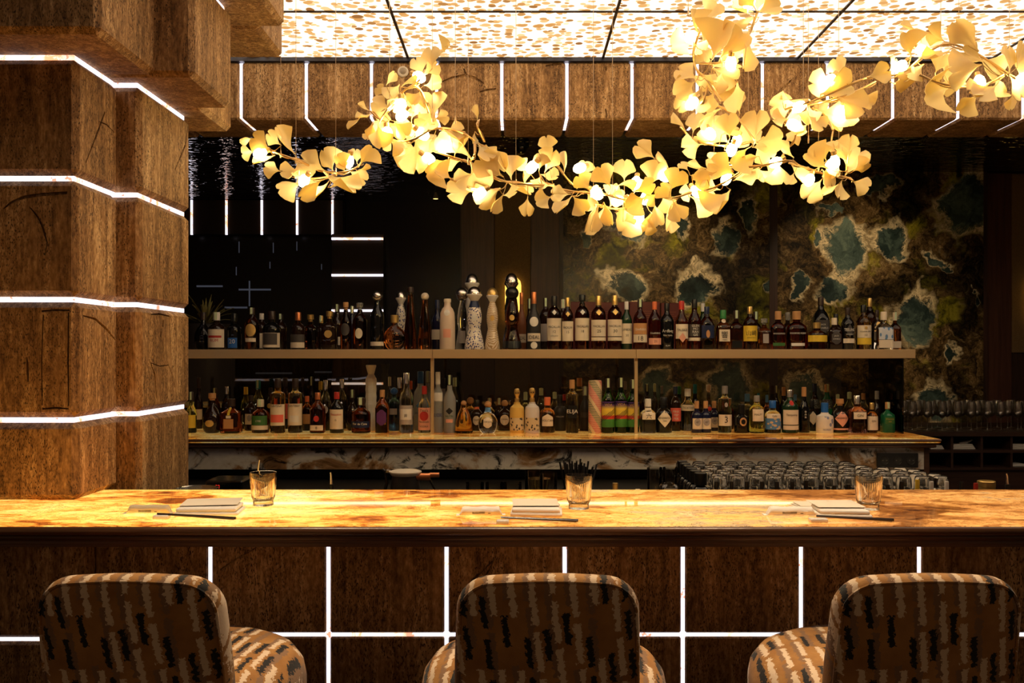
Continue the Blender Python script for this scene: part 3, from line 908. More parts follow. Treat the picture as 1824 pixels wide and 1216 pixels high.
# ------------------------------------------------------------------ bar stools
def stool(X, label):
    t = thing('bar_stool', label, 'bar stool', (X, 2.235, 0), 'upholstered bar stools at the bar')
    # seat drum
    R_, zt = .284, .838
    pr = [(0, zt - .215), (R_ - .03, zt - .215), (R_ - .008, zt - .205), (R_, zt - .18), (R_, zt - .075), (R_ - .006, zt - .045), (R_ - .026, zt - .018), (R_ - .06, zt - .003), (R_ - .11, zt + .003), (0, zt + .006)]
    MB().lathe(pr, 48).build('seat', FABRIC, t)
    # backrest: rounded, slightly wrapped slab
    bm = bmesh.new()
    w, th, z0, z1 = .186, .075, zt - .20, 1.083
    nx, nz = 20, 18
    rc = .075
    def outline(n_side):
        pts = []
        for k in range(9):
            a = math.pi / 2 * k / 8
            pts.append((-w + rc - rc * math.cos(a), z1 - rc + rc * math.sin(a)))
        for k in range(1, 8):
            u = k / 8
            pts.append((-w + rc + (2 * w - 2 * rc) * u, z1 + .006 * math.sin(math.pi * u)))
        for k in range(9):
            a = math.pi / 2 * (1 - k / 8)
            pts.append((w - rc + rc * math.cos(a), z1 - rc + rc * math.sin(a)))
        for k in range(1, 10): pts.append((w + .006 * math.sin(math.pi * k / 10), z1 - rc - (z1 - rc - z0) * k / 10))
        pts.append((w, z0))
        for k in range(1, 8): pts.append((w - 2 * w * k / 8, z0))
        pts.append((-w, z0))
        for k in range(1, 10): pts.append((-w - .006 * math.sin(math.pi * k / 10), z0 + (z1 - rc - z0) * k / 10))
        return pts
    base = outline(0)
    cz = (z0 + z1) / 2
    rings = []
    def wrap(x, y, z):                       # the slab bends forward (+y) at its sides and leans back a little at the top
        return (x, y + .55 * x * x - .055 * max(0, z - zt) / .25, z)
    def inset(p, d):
        x, z = p
        sx = max(0, (w - d)) / w
        sz = ((z1 - z0) / 2 - d) / ((z1 - z0) / 2)
        return (x * sx, cz + (z - cz) * sz)
    prof = []
    r = .030
    for k in range(6):
        a = math.pi / 2 * k / 5
        prof.append((r - r * math.sin(a), -th / 2 + r - r * math.cos(a)))
    for k in range(6):
        a = math.pi / 2 * k / 5
        prof.append((r - r * math.cos(a), th / 2 - r + r * math.sin(a)))
    rows = [(.12, -th / 2 - .004), (.07, -th / 2 - .003)] + prof + [(.07, th / 2 + .006), (.12, th / 2 + .008)]
    vs, fs = [], []
    n = len(base)
    for (d, y) in rows:
        for p in base:
            x, z = inset(p, d)
            vs.append(wrap(x, y, z))
    for i in range(len(rows) - 1):
        for k in range(n):
            a, b2 = i * n + k, i * n + (k + 1) % n
            fs.append((a, a + n, b2 + n, b2))
    for i, y in ((0, -th / 2 - .006), (len(rows) - 1, th / 2 + .01)):
        c = len(vs)
        vs.append(wrap(0, y, cz))
        for k in range(n):
            a, b2 = i * n + k, i * n + (k + 1) % n
            fs.append((a, b2, c) if i == 0 else (b2, a, c))
    mb = MB(); mb.add(vs, fs)
    mb.build('backrest', FABRIC, t, (0, -.262, 0), smooth=60)
    # piping round the rear edge
    mb = MB(); q = []
    for p in base:
        x, z = inset(p, .008)
        q.append(wrap(x, -th / 2 + .006, z))
    mb.tube(q + [q[0]], .0035, 6)
    mb.build('piping', FABRIC, t, (0, -.262, 0))
    MB().lathe([(.035, .02), (.035, .622)], 20).build('pedestal', BRONZE, t)
    MB().lathe([(0, 0), (.22, 0), (.22, .012), (.05, .024), (0, .024)], 32).build('base_plate', BRONZE, t)
    ring = [(.17 * math.cos(a), .17 * math.sin(a), .28) for a in [2 * math.pi * k / 28 for k in range(29)]]
    mb = MB(); mb.tube(ring, .010, 8); mb.tube([(-.17, 0, .28), (.17, 0, .28)], .008, 8); mb.build('foot_ring', BRONZE, t)
    return t
stool(-.778, 'left bar stool in gold, black and white brushstroke fabric')
stool(.066, 'middle bar stool, its back square on to the camera')
stool(.834, 'right bar stool in brushstroke fabric, seat showing on its left side')

# ------------------------------------------------------------------ ginkgo leaf chandelier
def leaf_mesh(k, cup, bend, notch, spread):
    nu = [0, .06, .16, .32, .5, .68, .84, 1.0]
    nv = [-1, -.72, -.42, -.16, -.035, 0, .035, .16, .42, .72, 1]
    def sm(a, b, x):
        x = min(1, max(0, (x - a) / (b - a))); return x * x * (3 - 2 * x)
    top, bot = [], []
    for u in nu:
        w = .022 + spread * sm(.04, .86, u) ** 1.05
        for v in nv:
            y = u - .30 * v ** 4 * u * u - .06 * v * v * u * u - notch * u ** 4 * math.exp(-(v / .06) ** 2)
            x = v * w * (1 - .10 * (1 - u))
            if u == 1.0: y += .012 * math.sin(7 * v + k)
            z = cup * (x * x) * 2.0 + bend * u * u + .03 * math.sin(5 * v + 3 * u + k) * u
            top.append((x, y, z)); bot.append((x, y, z - .022))
    c = len(nv); r = len(nu); n = len(top)
    fs = []
    for i in range(r - 1):
        for j in range(c - 1):
            a = i * c + j
            fs.append((a, a + 1, a + c + 1, a + c)); fs.append((n + a, n + a + c, n + a + c + 1, n + a + 1))
    border = [j for j in range(c)] + [i * c + c - 1 for i in range(1, r)] + [(r - 1) * c + j for j in range(c - 2, -1, -1)] + [i * c for i in range(r - 2, 0, -1)]
    for i in range(len(border)):
        a, b2 = border[i], border[(i + 1) % len(border)]
        fs.append((a, n + a, n + b2, b2))
    mb = MB(); mb.add(top + bot, fs)
    me = mb.mesh('leaf', 50)
    me.materials.append(LEAFM)
    return me
LEAVES = [leaf_mesh(0, .35, .10, .15, .50), leaf_mesh(1, .75, -.12, .10, .52), leaf_mesh(2, .15, .22, .20, .50), leaf_mesh(3, -.55, .12, .12, .54), leaf_mesh(4, 1.0, .2, .06, .54), leaf_mesh(5, .3, -.25, .16, .48)]
SLIM = [leaf_mesh(6, .9, .3, .08, .28), leaf_mesh(7, -.8, -.22, .06, .26), leaf_mesh(8, .6, .1, .12, .31)]
BULB_ME = MB().lathe([(0, -.030), (.010, -.028), (.018, -.018), (.021, -.004), (.019, .012), (.011, .024), (0, .028)], 14).mesh('bulb')
BULB_ME.materials.append(BULBM)
SOCK_ME = MB().lathe([(.0, .024), (.011, .024), (.011, .042), (.005, .046), (0, .046)], 10).mesh('bulb_socket')
SOCK_ME.materials.append(BRASS)

def ginkgo(Y, label, branches, leaves, bulbs, wires):
    rr = random.Random(int(Y * 1000) + len(leaves))
    allp = [P(p[0], p[1], Y) for br in branches for p in br]
    c = sum(allp, Vector()) / len(allp)
    t = thing('ginkgo_light', label, 'chandelier', tuple(c), 'ginkgo leaf light branches over the bar')
    segs = []
    mb = MB()
    for br in branches:
        pts = []
        raw = [P(p[0], p[1], Y + .05 * math.sin(i * 1.7 + p[0])) for i, p in enumerate(br)]
        for i in range(len(raw) - 1):
            p0, p1, p2, p3 = raw[max(i - 1, 0)], raw[i], raw[i + 1], raw[min(i + 2, len(raw) - 1)]
            for s in range(4):
                u = s / 4
                pts.append(.5 * ((2 * p1) + (p2 - p0) * u + (2 * p0 - 5 * p1 + 4 * p2 - p3) * u * u + (3 * p1 - p0 - 3 * p2 + p3) * u ** 3))
        pts.append(raw[-1])
        segs += pts
        mb.tube([p - c for p in pts], .0042, 6)
        mb.tube([p - c + Vector((.004, .01, .008 * math.sin(i))) for i, p in enumerate(pts)], .0026, 5)
    for (bx, by, tx, ty, roll) in leaves:
        L = math.hypot(tx - bx, ty - by) * Y / F
        off = rr.uniform(-.07, .07)
        B = P(bx, by, Y + off)
        T = P(tx, ty, Y + off + rr.uniform(-.35, .25) * L)
        ydir = (T - B)
        Ln = ydir.length
        ydir.normalize()
        nrm = Vector((0, -1, 0)) - ydir * ydir.dot(Vector((0, -1, 0)))
        nrm.normalize()
        sgn = 1 if rr.random() < .5 else -1
        nrm = Matrix.Rotation(math.radians(min(roll, 48) * sgn), 3, ydir) @ nrm
        xdir = ydir.cross(nrm)
        if roll >= 45: me = SLIM[rr.randrange(3)]; Ln *= 1.04
        else: me = LEAVES[rr.randrange(6)]; Ln *= 1.06
        o = bpy.data.objects.new('leaf', me)
        COL.objects.link(o)
        o.parent = t
        Mx = Matrix((xdir, ydir, nrm)).transposed().to_4x4()
        wide = 1.0 if roll >= 45 else min(1.25, max(1.0, .064 / Ln))
        o.matrix_local = Matrix.Translation(B - c) @ Mx @ Matrix.Diagonal((Ln * wide, Ln, Ln, 1))
        near = min(segs, key=lambda q: (q - B).length)
        mid = (near + B) / 2 + Vector((0, 0, -.008))
        mb.tube([near - c, mid - c, B - c], .0016, 4)
    mb.build('branch', BRASS, t)
    for (bx, by) in bulbs:
        B = P(bx, by, Y - .02)
        q = Matrix.Rotation(rr.uniform(-1.2, 1.2), 4, 'Y') @ Matrix.Rotation(rr.uniform(-.5, .5), 4, 'X')
        o = link('bulb', BULB_ME, None, t)
        o.matrix_local = Matrix.Translation(B - c) @ q
        s = link('bulb_socket', SOCK_ME, None, o)
    for (wx, wy) in wires:
        B = P(wx, wy, Y)
        mw = MB(); mw.tube([B - c, Vector((B.x, B.y, 2.984)) - c], .0011, 5)
        mw.lathe([(.003, -.012), (.004, 0), (.002, .02)], 8, tuple(B - c))
        mw.build('suspension_wire', WIRE, t)

ginkgo(3.9, 'small glowing ginkgo leaf branch, the leftmost and lowest on the left',
    [[(466, 265), (500, 275), (530, 286), (575, 304), (602, 308), (632, 300), (645, 288)], [(525, 316), (560, 318), (600, 312)]],
    [(481, 267, 446, 244, 15), (452, 247, 427, 250, 55), (452, 270, 431, 274, 20), (490, 276, 453, 293, 45), (500, 305, 472, 298, 10), (501, 259, 474, 240, 35), (527, 275, 486, 236, 45),
     (533, 303, 502, 308, 15), (579, 304, 535, 280, 0), (527, 286, 548, 319, 20), (537, 325, 497, 341, 20), (574, 320, 534, 350, 45), (570, 322, 535, 334, 50), (586, 322, 562, 355, 50),
     (584, 334, 602, 331, 50), (577, 305, 627, 356, 50), (593, 306, 579, 268, 30), (618, 302, 601, 276, 30), (641, 293, 662, 262, 30), (636, 291, 636, 265, 35), (622, 304, 650, 322, 5), (640, 302, 660, 300, 45), (615, 305, 605, 292, 35)],
    [(464, 273), (542, 321), (621, 287)], [(527, 286), (598, 308), (500, 276)])
ginkgo(3.7, 'dense rising ball of glowing ginkgo leaves, left of the long chain',
    [[(757, 125), (745, 145), (715, 165), (690, 195), (672, 230), (690, 248), (730, 250), (765, 232)], [(660, 198), (680, 215), (720, 225), (775, 222)], [(735, 150), (752, 165), (762, 190), (770, 214)]],
    [(770, 122, 765, 84, 15), (782, 96, 804, 82, 35), (753, 135, 742, 104, 15), (755, 132, 778, 114, 25), (755, 152, 786, 152, 5), (688, 152, 702, 129, 45), (686, 168, 670, 156, 20), (714, 155, 736, 130, 45),
     (712, 150, 692, 178, 20), (694, 192, 664, 182, 0), (688, 192, 680, 217, 15), (718, 162, 722, 188, 45), (733, 213, 742, 178, 15), (748, 162, 735, 184, 20), (770, 212, 768, 164, 0), (776, 196, 756, 226, 5),
     (774, 212, 797, 208, 30), (660, 197, 637, 191, 48), (660, 202, 638, 216, 48), (642, 208, 622, 231, 48), (664, 216, 655, 244, 40), (668, 230, 656, 251, 40), (673, 222, 680, 260, 15), (692, 234, 670, 257, 20),
     (695, 250, 720, 267, 20), (710, 248, 729, 267, 40), (715, 195, 716, 246, 20), (692, 213, 673, 234, 10), (702, 216, 725, 242, 25), (735, 242, 760, 222, 25), (712, 170, 700, 195, 20), (742, 195, 720, 200, 20), (700, 240, 680, 262, 30), (752, 215, 740, 245, 20)],
    [(746, 137), (715, 188), (717, 204), (752, 238), (690, 238)], [(811, 215), (770, 212), (694, 190)])
ginkgo(3.85, 'long sagging ginkgo leaf branch joining the left ball to the centre',
    [[(740, 235), (790, 228), (825, 238), (850, 254), (880, 275), (900, 300)], [(770, 268), (800, 278), (835, 290), (890, 320), (940, 328), (985, 330)], [(845, 255), (845, 275), (838, 287)], [(862, 252), (850, 225), (852, 215)], [(802, 318), (840, 335), (890, 338)]],
    [(728, 246, 730, 296, 15), (740, 250, 746, 306, 20), (783, 270, 750, 252, 5), (839, 283, 801, 234, 45), (811, 270, 784, 242, 35), (811, 273, 837, 251, 45), (796, 285, 756, 306, 40), (804, 318, 776, 302, 15),
     (820, 286, 794, 294, 30), (843, 309, 809, 322, 25), (897, 315, 852, 284, 0), (838, 290, 864, 335, 15), (841, 340, 797, 348, 10), (891, 335, 852, 363, 35), (898, 345, 875, 376, 46), (895, 348, 922, 344, 35),
     (905, 324, 940, 354, 46), (940, 350, 934, 381, 38), (911, 320, 903, 277, 25), (851, 255, 873, 285, 25), (865, 258, 896, 303, 30), (846, 234, 842, 256, 48), (850, 215, 851, 187, 48), (983, 350, 953, 360, 5),
     (976, 276, 972, 243, 10), (970, 307, 990, 268, 20), (960, 304, 963, 275, 25), (942, 306, 921, 290, 20), (936, 332, 929, 306, 45), (963, 312, 957, 338, 5), (962, 310, 992, 318, 35), (790, 240, 825, 236, 20), (800, 232, 812, 260, 20), (770, 248, 745, 262, 15)],
    [(763, 282), (855, 344), (948, 297), (792, 262)], [(834, 288), (919, 328)])
ginkgo(3.95, 'brightest cluster of glowing ginkgo leaves at the centre of the chain',
    [[(965, 325), (1005, 338), (1040, 343), (1075, 345), (1110, 355), (1160, 350), (1200, 352), (1232, 342)], [(990, 293), (1010, 318), (1028, 335)], [(1165, 282), (1182, 300), (1200, 330)], [(1060, 365), (1100, 372), (1150, 362)]],
    [(1005, 307, 1012, 271, 46), (1036, 317, 1041, 288, 10), (1051, 339, 1030, 313, 15), (1088, 333, 1068, 297, 0), (1112, 322, 1112, 287, 0), (1166, 282, 1137, 257, 0), (1191, 300, 1179, 269, 48), (1158, 332, 1172, 289, 10),
     (1193, 341, 1211, 303, 0), (1016, 346, 984, 344, 5), (1018, 349, 992, 381, 48), (1020, 349, 1044, 376, 30), (1045, 343, 1064, 366, 35), (1064, 365, 1040, 413, 48), (1067, 365, 1051, 410, 50), (1075, 360, 1090, 399, 50),
     (1085, 370, 1106, 340, 20), (1076, 368, 1068, 395, 30), (1095, 378, 1113, 387, 20), (1150, 350, 1119, 372, 15), (1146, 379, 1108, 411, 5), (1162, 380, 1146, 415, 10), (1165, 363, 1176, 399, 30), (1196, 364, 1178, 410, 46),
     (1198, 356, 1214, 390, 20), (1198, 356, 1176, 330, 30), (1100, 331, 1131, 316, 45), (1130, 341, 1166, 330, 40), (1050, 352, 1068, 334, 30), (1120, 360, 1090, 352, 15), (1110, 395, 1130, 385, 25), (1075, 335, 1100, 345, 20), (1150, 345, 1135, 325, 20), (1170, 345, 1150, 360, 25), (1180, 345, 1195, 375, 25)],
    [(1033, 299), (1062, 345), (1102, 357), (1133, 325), (1182, 313), (1150, 352), (1138, 388)], [(1057, 340), (1091, 340)])
ginkgo(4.0, 'glowing ginkgo leaf branch right of centre, below the tall upright spray',
    [[(1225, 345), (1260, 338), (1290, 325), (1320, 305)], [(1232, 313), (1290, 296), (1345, 297), (1400, 286), (1420, 292)], [(1212, 226), (1232, 246), (1270, 258), (1310, 258), (1340, 252)], [(1260, 183), (1295, 195), (1318, 215), (1345, 250)], [(1418, 205), (1416, 245), (1400, 268), (1392, 280)]],
    [(1237, 340, 1211, 346, 10), (1283, 338, 1246, 330, 15), (1230, 350, 1273, 371, 15), (1301, 337, 1274, 381, 40), (1305, 322, 1342, 303, 5), (1309, 311, 1266, 289, 10), (1258, 300, 1225, 297, 48), (1276, 306, 1237, 322, 25),
     (1226, 304, 1214, 288, 30), (1251, 256, 1213, 267, 5), (1302, 290, 1260, 284, 20), (1332, 264, 1300, 291, 30), (1352, 278, 1320, 284, 35), (1353, 294, 1344, 317, 20), (1345, 252, 1373, 282, 15), (1350, 299, 1363, 322, 10),
     (1384, 288, 1394, 328, 10), (1414, 281, 1384, 257, 46), (1398, 252, 1420, 239, 30), (1350, 252, 1393, 248, 10), (1345, 248, 1351, 203, 30), (1320, 213, 1337, 257, 10), (1300, 246, 1296, 204, 5), (1285, 240, 1315, 226, 40),
     (1300, 256, 1258, 223, 25), (1284, 194, 1237, 213, 48), (1234, 237, 1241, 204, 30), (1221, 233, 1207, 199, 48), (1264, 254, 1240, 240, 40), (1318, 202, 1312, 162, 50), (1340, 262, 1368, 262, 20), (1290, 268, 1312, 262, 45), (1260, 320, 1243, 330, 30), (1360, 290, 1385, 300, 25)],
    [(1240, 341), (1294, 318), (1312, 251), (1265, 238), (1303, 266), (1382, 289)], [(1272, 284), (1333, 215), (1440, 250)])
ginkgo(3.7, 'tall upright spray of ginkgo leaves in front of the lit ceiling',
    [[(1256, 38), (1240, 70), (1235, 100), (1242, 125), (1262, 145), (1285, 180)], [(1350, 20), (1338, 50), (1322, 75)], [(1240, 112), (1270, 113), (1300, 108)], [(1260, 155), (1252, 180), (1235, 192), (1215, 190)]],
    [(1256, 38, 1278, 4, 10), (1242, 56, 1230, 24, 35), (1236, 74, 1194, 84, 5), (1238, 74, 1256, 90, 20), (1248, 88, 1268, 102, 20), (1252, 87, 1270, 50, 30), (1268, 106, 1296, 48, 30), (1284, 102, 1322, 64, 10),
     (1300, 60, 1323, 96, 35), (1335, 55, 1321, 123, 50), (1241, 141, 1208, 118, 5), (1238, 145, 1206, 168, 5), (1229, 170, 1206, 192, 15), (1241, 126, 1266, 156, 45), (1251, 153, 1235, 196, 20), (1272, 163, 1256, 196, 20),
     (1275, 150, 1304, 168, 25), (1286, 128, 1274, 160, 20), (1268, 121, 1312, 142, 35), (1268, 118, 1316, 108, 25), (1313, 145, 1316, 200, 52), (1342, 21, 1302, 12, 15), (1348, 22, 1390, 8, 15), (1352, 30, 1311, 32, 48), (1348, 20, 1356, -18, 20), (1260, 110, 1240, 98, 30), (1265, 135, 1245, 155, 25), (1345, 15, 1325, -12, 20)],
    [(1231, 65), (1302, 112), (1335, 4), (1233, 184)], [(1226, 22), (1332, 20)])
ginkgo(3.8, 'wide ginkgo leaf branch lying across the stone beam, upper right',
    [[(1398, 195), (1430, 186), (1460, 175), (1500, 157), (1545, 138), (1570, 130)], [(1440, 188), (1480, 178), (1520, 165), (1560, 145)], [(1448, 192), (1470, 205), (1484, 232)]],
    [(1503, 136, 1487, 105, 5), (1491, 155, 1440, 152, 5), (1462, 168, 1520, 150, 15), (1421, 184, 1372, 190, 25), (1394, 182, 1399, 165, 30), (1400, 181, 1441, 171, 48), (1404, 212, 1374, 214, 10), (1441, 188, 1443, 218, 10),
     (1440, 205, 1464, 230, 10), (1438, 221, 1419, 238, 25), (1458, 195, 1506, 216, 20), (1492, 172, 1540, 194, 20), (1526, 172, 1551, 190, 0), (1517, 188, 1506, 222, 10), (1463, 208, 1494, 236, 45), (1430, 200, 1405, 225, 20), (1480, 180, 1455, 195, 25)],
    [(1478, 143), (1500, 199), (1424, 190), (1413, 222)], [(1431, 186), (1494, 160)])
ginkgo(4.15, 'round ginkgo leaf cluster hanging lowest on the right, before the pictures',
    [[(1405, 290), (1440, 300), (1475, 312), (1505, 315), (1520, 322)], [(1484, 232), (1482, 262), (1505, 285), (1508, 305)]],
    [(1474, 300, 1436, 276, 5), (1472, 286, 1459, 260, 15), (1486, 276, 1473, 254, 20), (1500, 276, 1490, 251, 15), (1512, 290, 1502, 263, 10), (1511, 276, 1517, 241, 35), (1505, 312, 1536, 271, 35), (1520, 305, 1547, 289, 35),
     (1476, 289, 1487, 316, 5), (1464, 319, 1438, 353, 5), (1493, 328, 1467, 348, 46), (1500, 321, 1490, 353, 25), (1517, 322, 1548, 334, 0), (1464, 301, 1487, 327, 30), (1410, 293, 1432, 322, 30), (1414, 308, 1406, 327, 30), (1500, 305, 1470, 300, 20), (1510, 300, 1535, 300, 40)],
    [(1442, 320), (1487, 287)], [(1458, 300), (1494, 305)])
ginkgo(3.75, 'ginkgo leaf branch running out of the picture at the right edge',
    [[(1545, 138), (1585, 135), (1615, 125), (1650, 95), (1690, 78), (1740, 96), (1795, 130), (1830, 150)], [(1638, 133), (1680, 150), (1745, 153), (1790, 132)], [(1700, 75), (1712, 68)]],
    [(1546, 138, 1580, 126, 10), (1585, 145, 1612, 159, 46), (1585, 126, 1600, 104, 30), (1623, 100, 1611, 60, 5), (1634, 96, 1647, 63, 10), (1641, 140, 1598, 141, 25), (1646, 114, 1616, 137, 40), (1683, 74, 1648, 56, 5),
     (1641, 62, 1604, 47, 48), (1711, 72, 1698, 44, 20), (1743, 92, 1702, 38, 45), (1690, 90, 1647, 114, 45), (1666, 130, 1681, 98, 20), (1680, 130, 1694, 110, 20), (1752, 110, 1712, 94, 5), (1749, 115, 1690, 131, 20),
     (1745, 102, 1782, 134, 5), (1692, 156, 1638, 170, 15), (1727, 150, 1680, 144, 20), (1761, 150, 1725, 166, 25), (1776, 150, 1740, 181, 25), (1742, 169, 1711, 199, 15), (1760, 172, 1795, 161, 25), (1805, 165, 1801, 196, 48),
     (1798, 130, 1806, 83, 30), (1812, 120, 1818, 78, 30), (1798, 135, 1828, 168, 25), (1815, 140, 1830, 112, 25), (1600, 120, 1622, 140, 20)],
    [(1604, 118), (1642, 90), (1745, 145), (1822, 140)], [(1676, 148), (1708, 72), (1798, 132)])

# ------------------------------------------------------------------ bottles
G = {   # glass / body finishes
    'dark': mat('bottle_dark', (.016, .006, .003), .05), 'black': mat('bottle_black', (.005, .005, .005), .08), 'matt': mat('bottle_matt_black', (.02, .018, .017), .45),
    'amber': mat('bottle_amber', (.50, .15, .028), .02, 0, 1, 1.38), 'brown': mat('bottle_brown', (.20, .045, .010), .02, 0, 1, 1.38),
    'red': mat('bottle_red_amber', (.28, .035, .010), .02, 0, 1, 1.38), 'gold': mat('bottle_gold', (.85, .52, .14), .02, 0, 1, 1.38),
    'clear': mat('bottle_clear', (.93, .93, .89), .02, 0, 1, 1.36), 'pale': mat('bottle_pale', (.92, .82, .52), .02, 0, 1, 1.36), 'lime': mat('bottle_lime', (.72, .80, .28), .02, 0, 1, 1.36),
    'green': mat('bottle_green', (.05, .30, .03), .02, 0, 1, 1.40), 'dgreen': mat('bottle_deep_green', (.008, .030, .012), .05), 'mint': mat('bottle_mint', (.72, .86, .70), .02, 0, 1, 1.36),
    'frost': mat('bottle_frosted', (.86, .88, .86), .38, 0, .75, 1.3), 'blue': mat('bottle_blue', (.10, .30, .62), .02, 0, 1, 1.38), 'navy': mat('bottle_navy', (.008, .010, .035), .06),
    'pink': mat('bottle_pink', (.92, .42, .34), .02, 0, 1, 1.36), 'white': mat('bottle_white', (.74, .68, .60), .15), 'cream': mat('bottle_cream_ceramic', (.72, .56, .42), .22),
    'rust': mat('bottle_rust', (.20, .065, .025), .4), 'yellow': mat('jar_yellow', (.72, .45, .10), .35), 'silver': mat('jar_silver', (.66, .60, .55), .3), 'lightamber': mat('bottle_light_amber', (.80, .38, .16), .02, 0, 1, 1.36),
    'emerald': mat('bottle_emerald', (.012, .12, .05), .06)}
C = {   # closures, labels, inks
    'black': mat('cap_black', (.008, .008, .008), .3), 'dark': mat('cap_dark', (.035, .018, .012), .35), 'gold': mat('cap_gold', (.72, .48, .16), .3, .8), 'silver': mat('cap_silver', (.80, .77, .72), .22, 1),
    'copper': mat('cap_copper', (.62, .22, .09), .3, .7), 'red': mat('cap_red', (.45, .03, .02), .35), 'orange': mat('cap_orange', (.72, .16, .05), .4), 'white': mat('cap_white', (.72, .68, .62), .45),
    'cream': mat('label_cream', (.74, .62, .46), .6), 'cork': mat('cap_cork', (.50, .26, .10), .7), 'blue': mat('cap_blue', (.02, .12, .42), .35), 'teal': mat('cap_teal', (.01, .22, .26), .4),
    'green': mat('cap_green', (.03, .20, .05), .4), 'yellow': mat('cap_yellow', (.75, .50, .04), .45), 'grey': mat('cap_grey', (.25, .23, .21), .4), 'navy': mat('cap_navy', (.01, .018, .06), .35),
    'crystal': mat('stopper_crystal', (.9, .88, .82), .05, 0, .8, 1.5), 'purple': mat('label_purple', (.10, .02, .12), .5), 'coral': mat('label_coral', (.80, .14, .10), .5), 'lightgreen': mat('tax_strip_green', (.55, .66, .42), .6),
    'pinkc': mat('label_salmon', (.78, .36, .24), .6), 'lbrown': mat('label_tan', (.50, .24, .09), .6), 'dgreen': mat('label_green', (.04, .14, .03), .5), 'skyblue': mat('label_blue', (.10, .26, .50), .5),
    'ink': mat('ink_black', (.012, .010, .010), .7), 'redink': mat('ink_red', (.50, .03, .02), .7), 'goldink': mat('ink_gold', (.70, .45, .14), .4, .5), 'whiteink': mat('ink_white', (.75, .70, .62), .7), 'blueink': mat('ink_blue', (.02, .05, .28), .7),
    'lgrey': mat('label_grey', (.38, .33, .30), .6), 'dgrey': mat('label_dark_grey', (.06, .05, .045), .5)}

# painted patterns
def pattern(name, c0, c1, scale, thr, rough=.2):
    m_, nt_, b_, out_ = node_mat(name)
    v_ = mapping(nt_, scale)
    vo = N(nt_, 'ShaderNodeTexVoronoi', i_Scale=1.0); nt_.links.new(v_, vo.inputs['Vector'])
    nt_.links.new(ramp(nt_, vo.outputs['Distance'], [(thr - .03, c1), (thr + .03, c0)]), b_.inputs['Base Color'])
    b_.inputs['Roughness'].default_value = rough
    return m_
G['blueflower'] = pattern('painted_blue_leaves', (.78, .70, .60), (.015, .025, .16), (95, 95, 80), .36)
m, nt, b, out = node_mat('gold_lined_ceramic')
v = mapping(nt, (1, 1, 1)); wv = N(nt, 'ShaderNodeTexWave', i_Scale=38, i_Distortion=6.0, wave_type='RINGS'); nt.links.new(v, wv.inputs['Vector'])
nt.links.new(ramp(nt, wv.outputs[1], [(.2, (.42, .26, .10)), (.45, (.74, .60, .44))]), b.inputs['Base Color']); b.inputs['Roughness'].default_value = .2
G['goldline'] = m
m, nt, b, out = node_mat('woven_tube')
v = mapping(nt, (1, 1, 1), rot=(math.pi / 2, 0, 0))
tc = nt.nodes.new('ShaderNodeTexCoord'); sp = nt.nodes.new('ShaderNodeSeparateXYZ'); nt.links.new(tc.outputs['Object'], sp.inputs[0])
br = N(nt, 'ShaderNodeTexBrick', i_Scale=26); nt.links.new(v, br.inputs['Vector'])
dg_ = math_(nt, 'FRACT', math_(nt, 'DIVIDE', math_(nt, 'ADD', sp.outputs[2], math_(nt, 'MULTIPLY', sp.outputs[0], 1.6)), .15))
isred = math_(nt, 'LESS_THAN', dg_, .42)
band = math_(nt, 'GREATER_THAN', dg_, .82)
wv = N(nt, 'ShaderNodeTexWave', wave_type='BANDS', bands_direction='Z', i_Scale=42, i_Distortion=1.5); nt.links.new(tc.outputs['Object'], wv.inputs['Vector'])
ln = math_(nt, 'GREATER_THAN', wv.outputs[1], .5)
ink = mixc(nt, isred, (.05, .09, .05), (.62, .03, .08))
cc = mixc(nt, math_(nt, 'MULTIPLY', ln, math_(nt, 'SUBTRACT', 1.0, band)), (.74, .56, .34), ink)
nt.links.new(cc, b.inputs['Base Color']); b.inputs['Roughness'].default_value = .6
G['tube'] = m
m, nt, b, out = node_mat('valley_label')          # purple sky over yellow, black furrows, red and green fields
tc = nt.nodes.new('ShaderNodeTexCoord'); sp = nt.nodes.new('ShaderNodeSeparateXYZ'); nt.links.new(tc.outputs['Generated'], sp.inputs[0])
sky = ramp(nt, sp.outputs[2], [(.0, (.04, .16, .02)), (.30, (.05, .22, .03)), (.34, (.62, .03, .02)), (.44, (.55, .05, .02)), (.47, (.62, .46, .04)), (.70, (.80, .58, .06)), (.86, (.10, .04, .16)), (1.0, (.06, .02, .14))])
sl = math_(nt, 'SUBTRACT', sp.outputs[2], math_(nt, 'MULTIPLY', sp.outputs[0], .34))
wv = math_(nt, 'GREATER_THAN', math_(nt, 'FRACT', math_(nt, 'MULTIPLY', math_(nt, 'ADD', sp.outputs[2], math_(nt, 'MULTIPLY', sp.outputs[0], -.5)), 16)), .5)
msk = math_(nt, 'MULTIPLY', math_(nt, 'MULTIPLY', math_(nt, 'LESS_THAN', sl, .40), math_(nt, 'GREATER_THAN', sl, .20)), wv)
nt.links.new(mixc(nt, msk, sky, (.015, .012, .010)), b.inputs['Base Color']); b.inputs['Roughness'].default_value = .5
C['valley'] = m
C['seaart'] = pattern('label_sea_art', (.08, .22, .46), (.62, .45, .25), (40, 40, 60), .38, .5)
C['mapblue'] = pattern('map_print', (.74, .68, .60), (.20, .24, .40), (38, 38, 30), .30, .5)
C['zigzag'] = pattern('etched_zigzag', (.03, .03, .03), (.30, .34, .28), (150, 150, 190), .33, .4)
C['skulljar'] = pattern('skull_jar_print', (.66, .52, .30), (.05, .04, .035), (70, 70, 55), .34, .4)
C['portrait'] = pattern('face_print', (.60, .62, .66), (.10, .22, .42), (60, 60, 34), .42, .5)

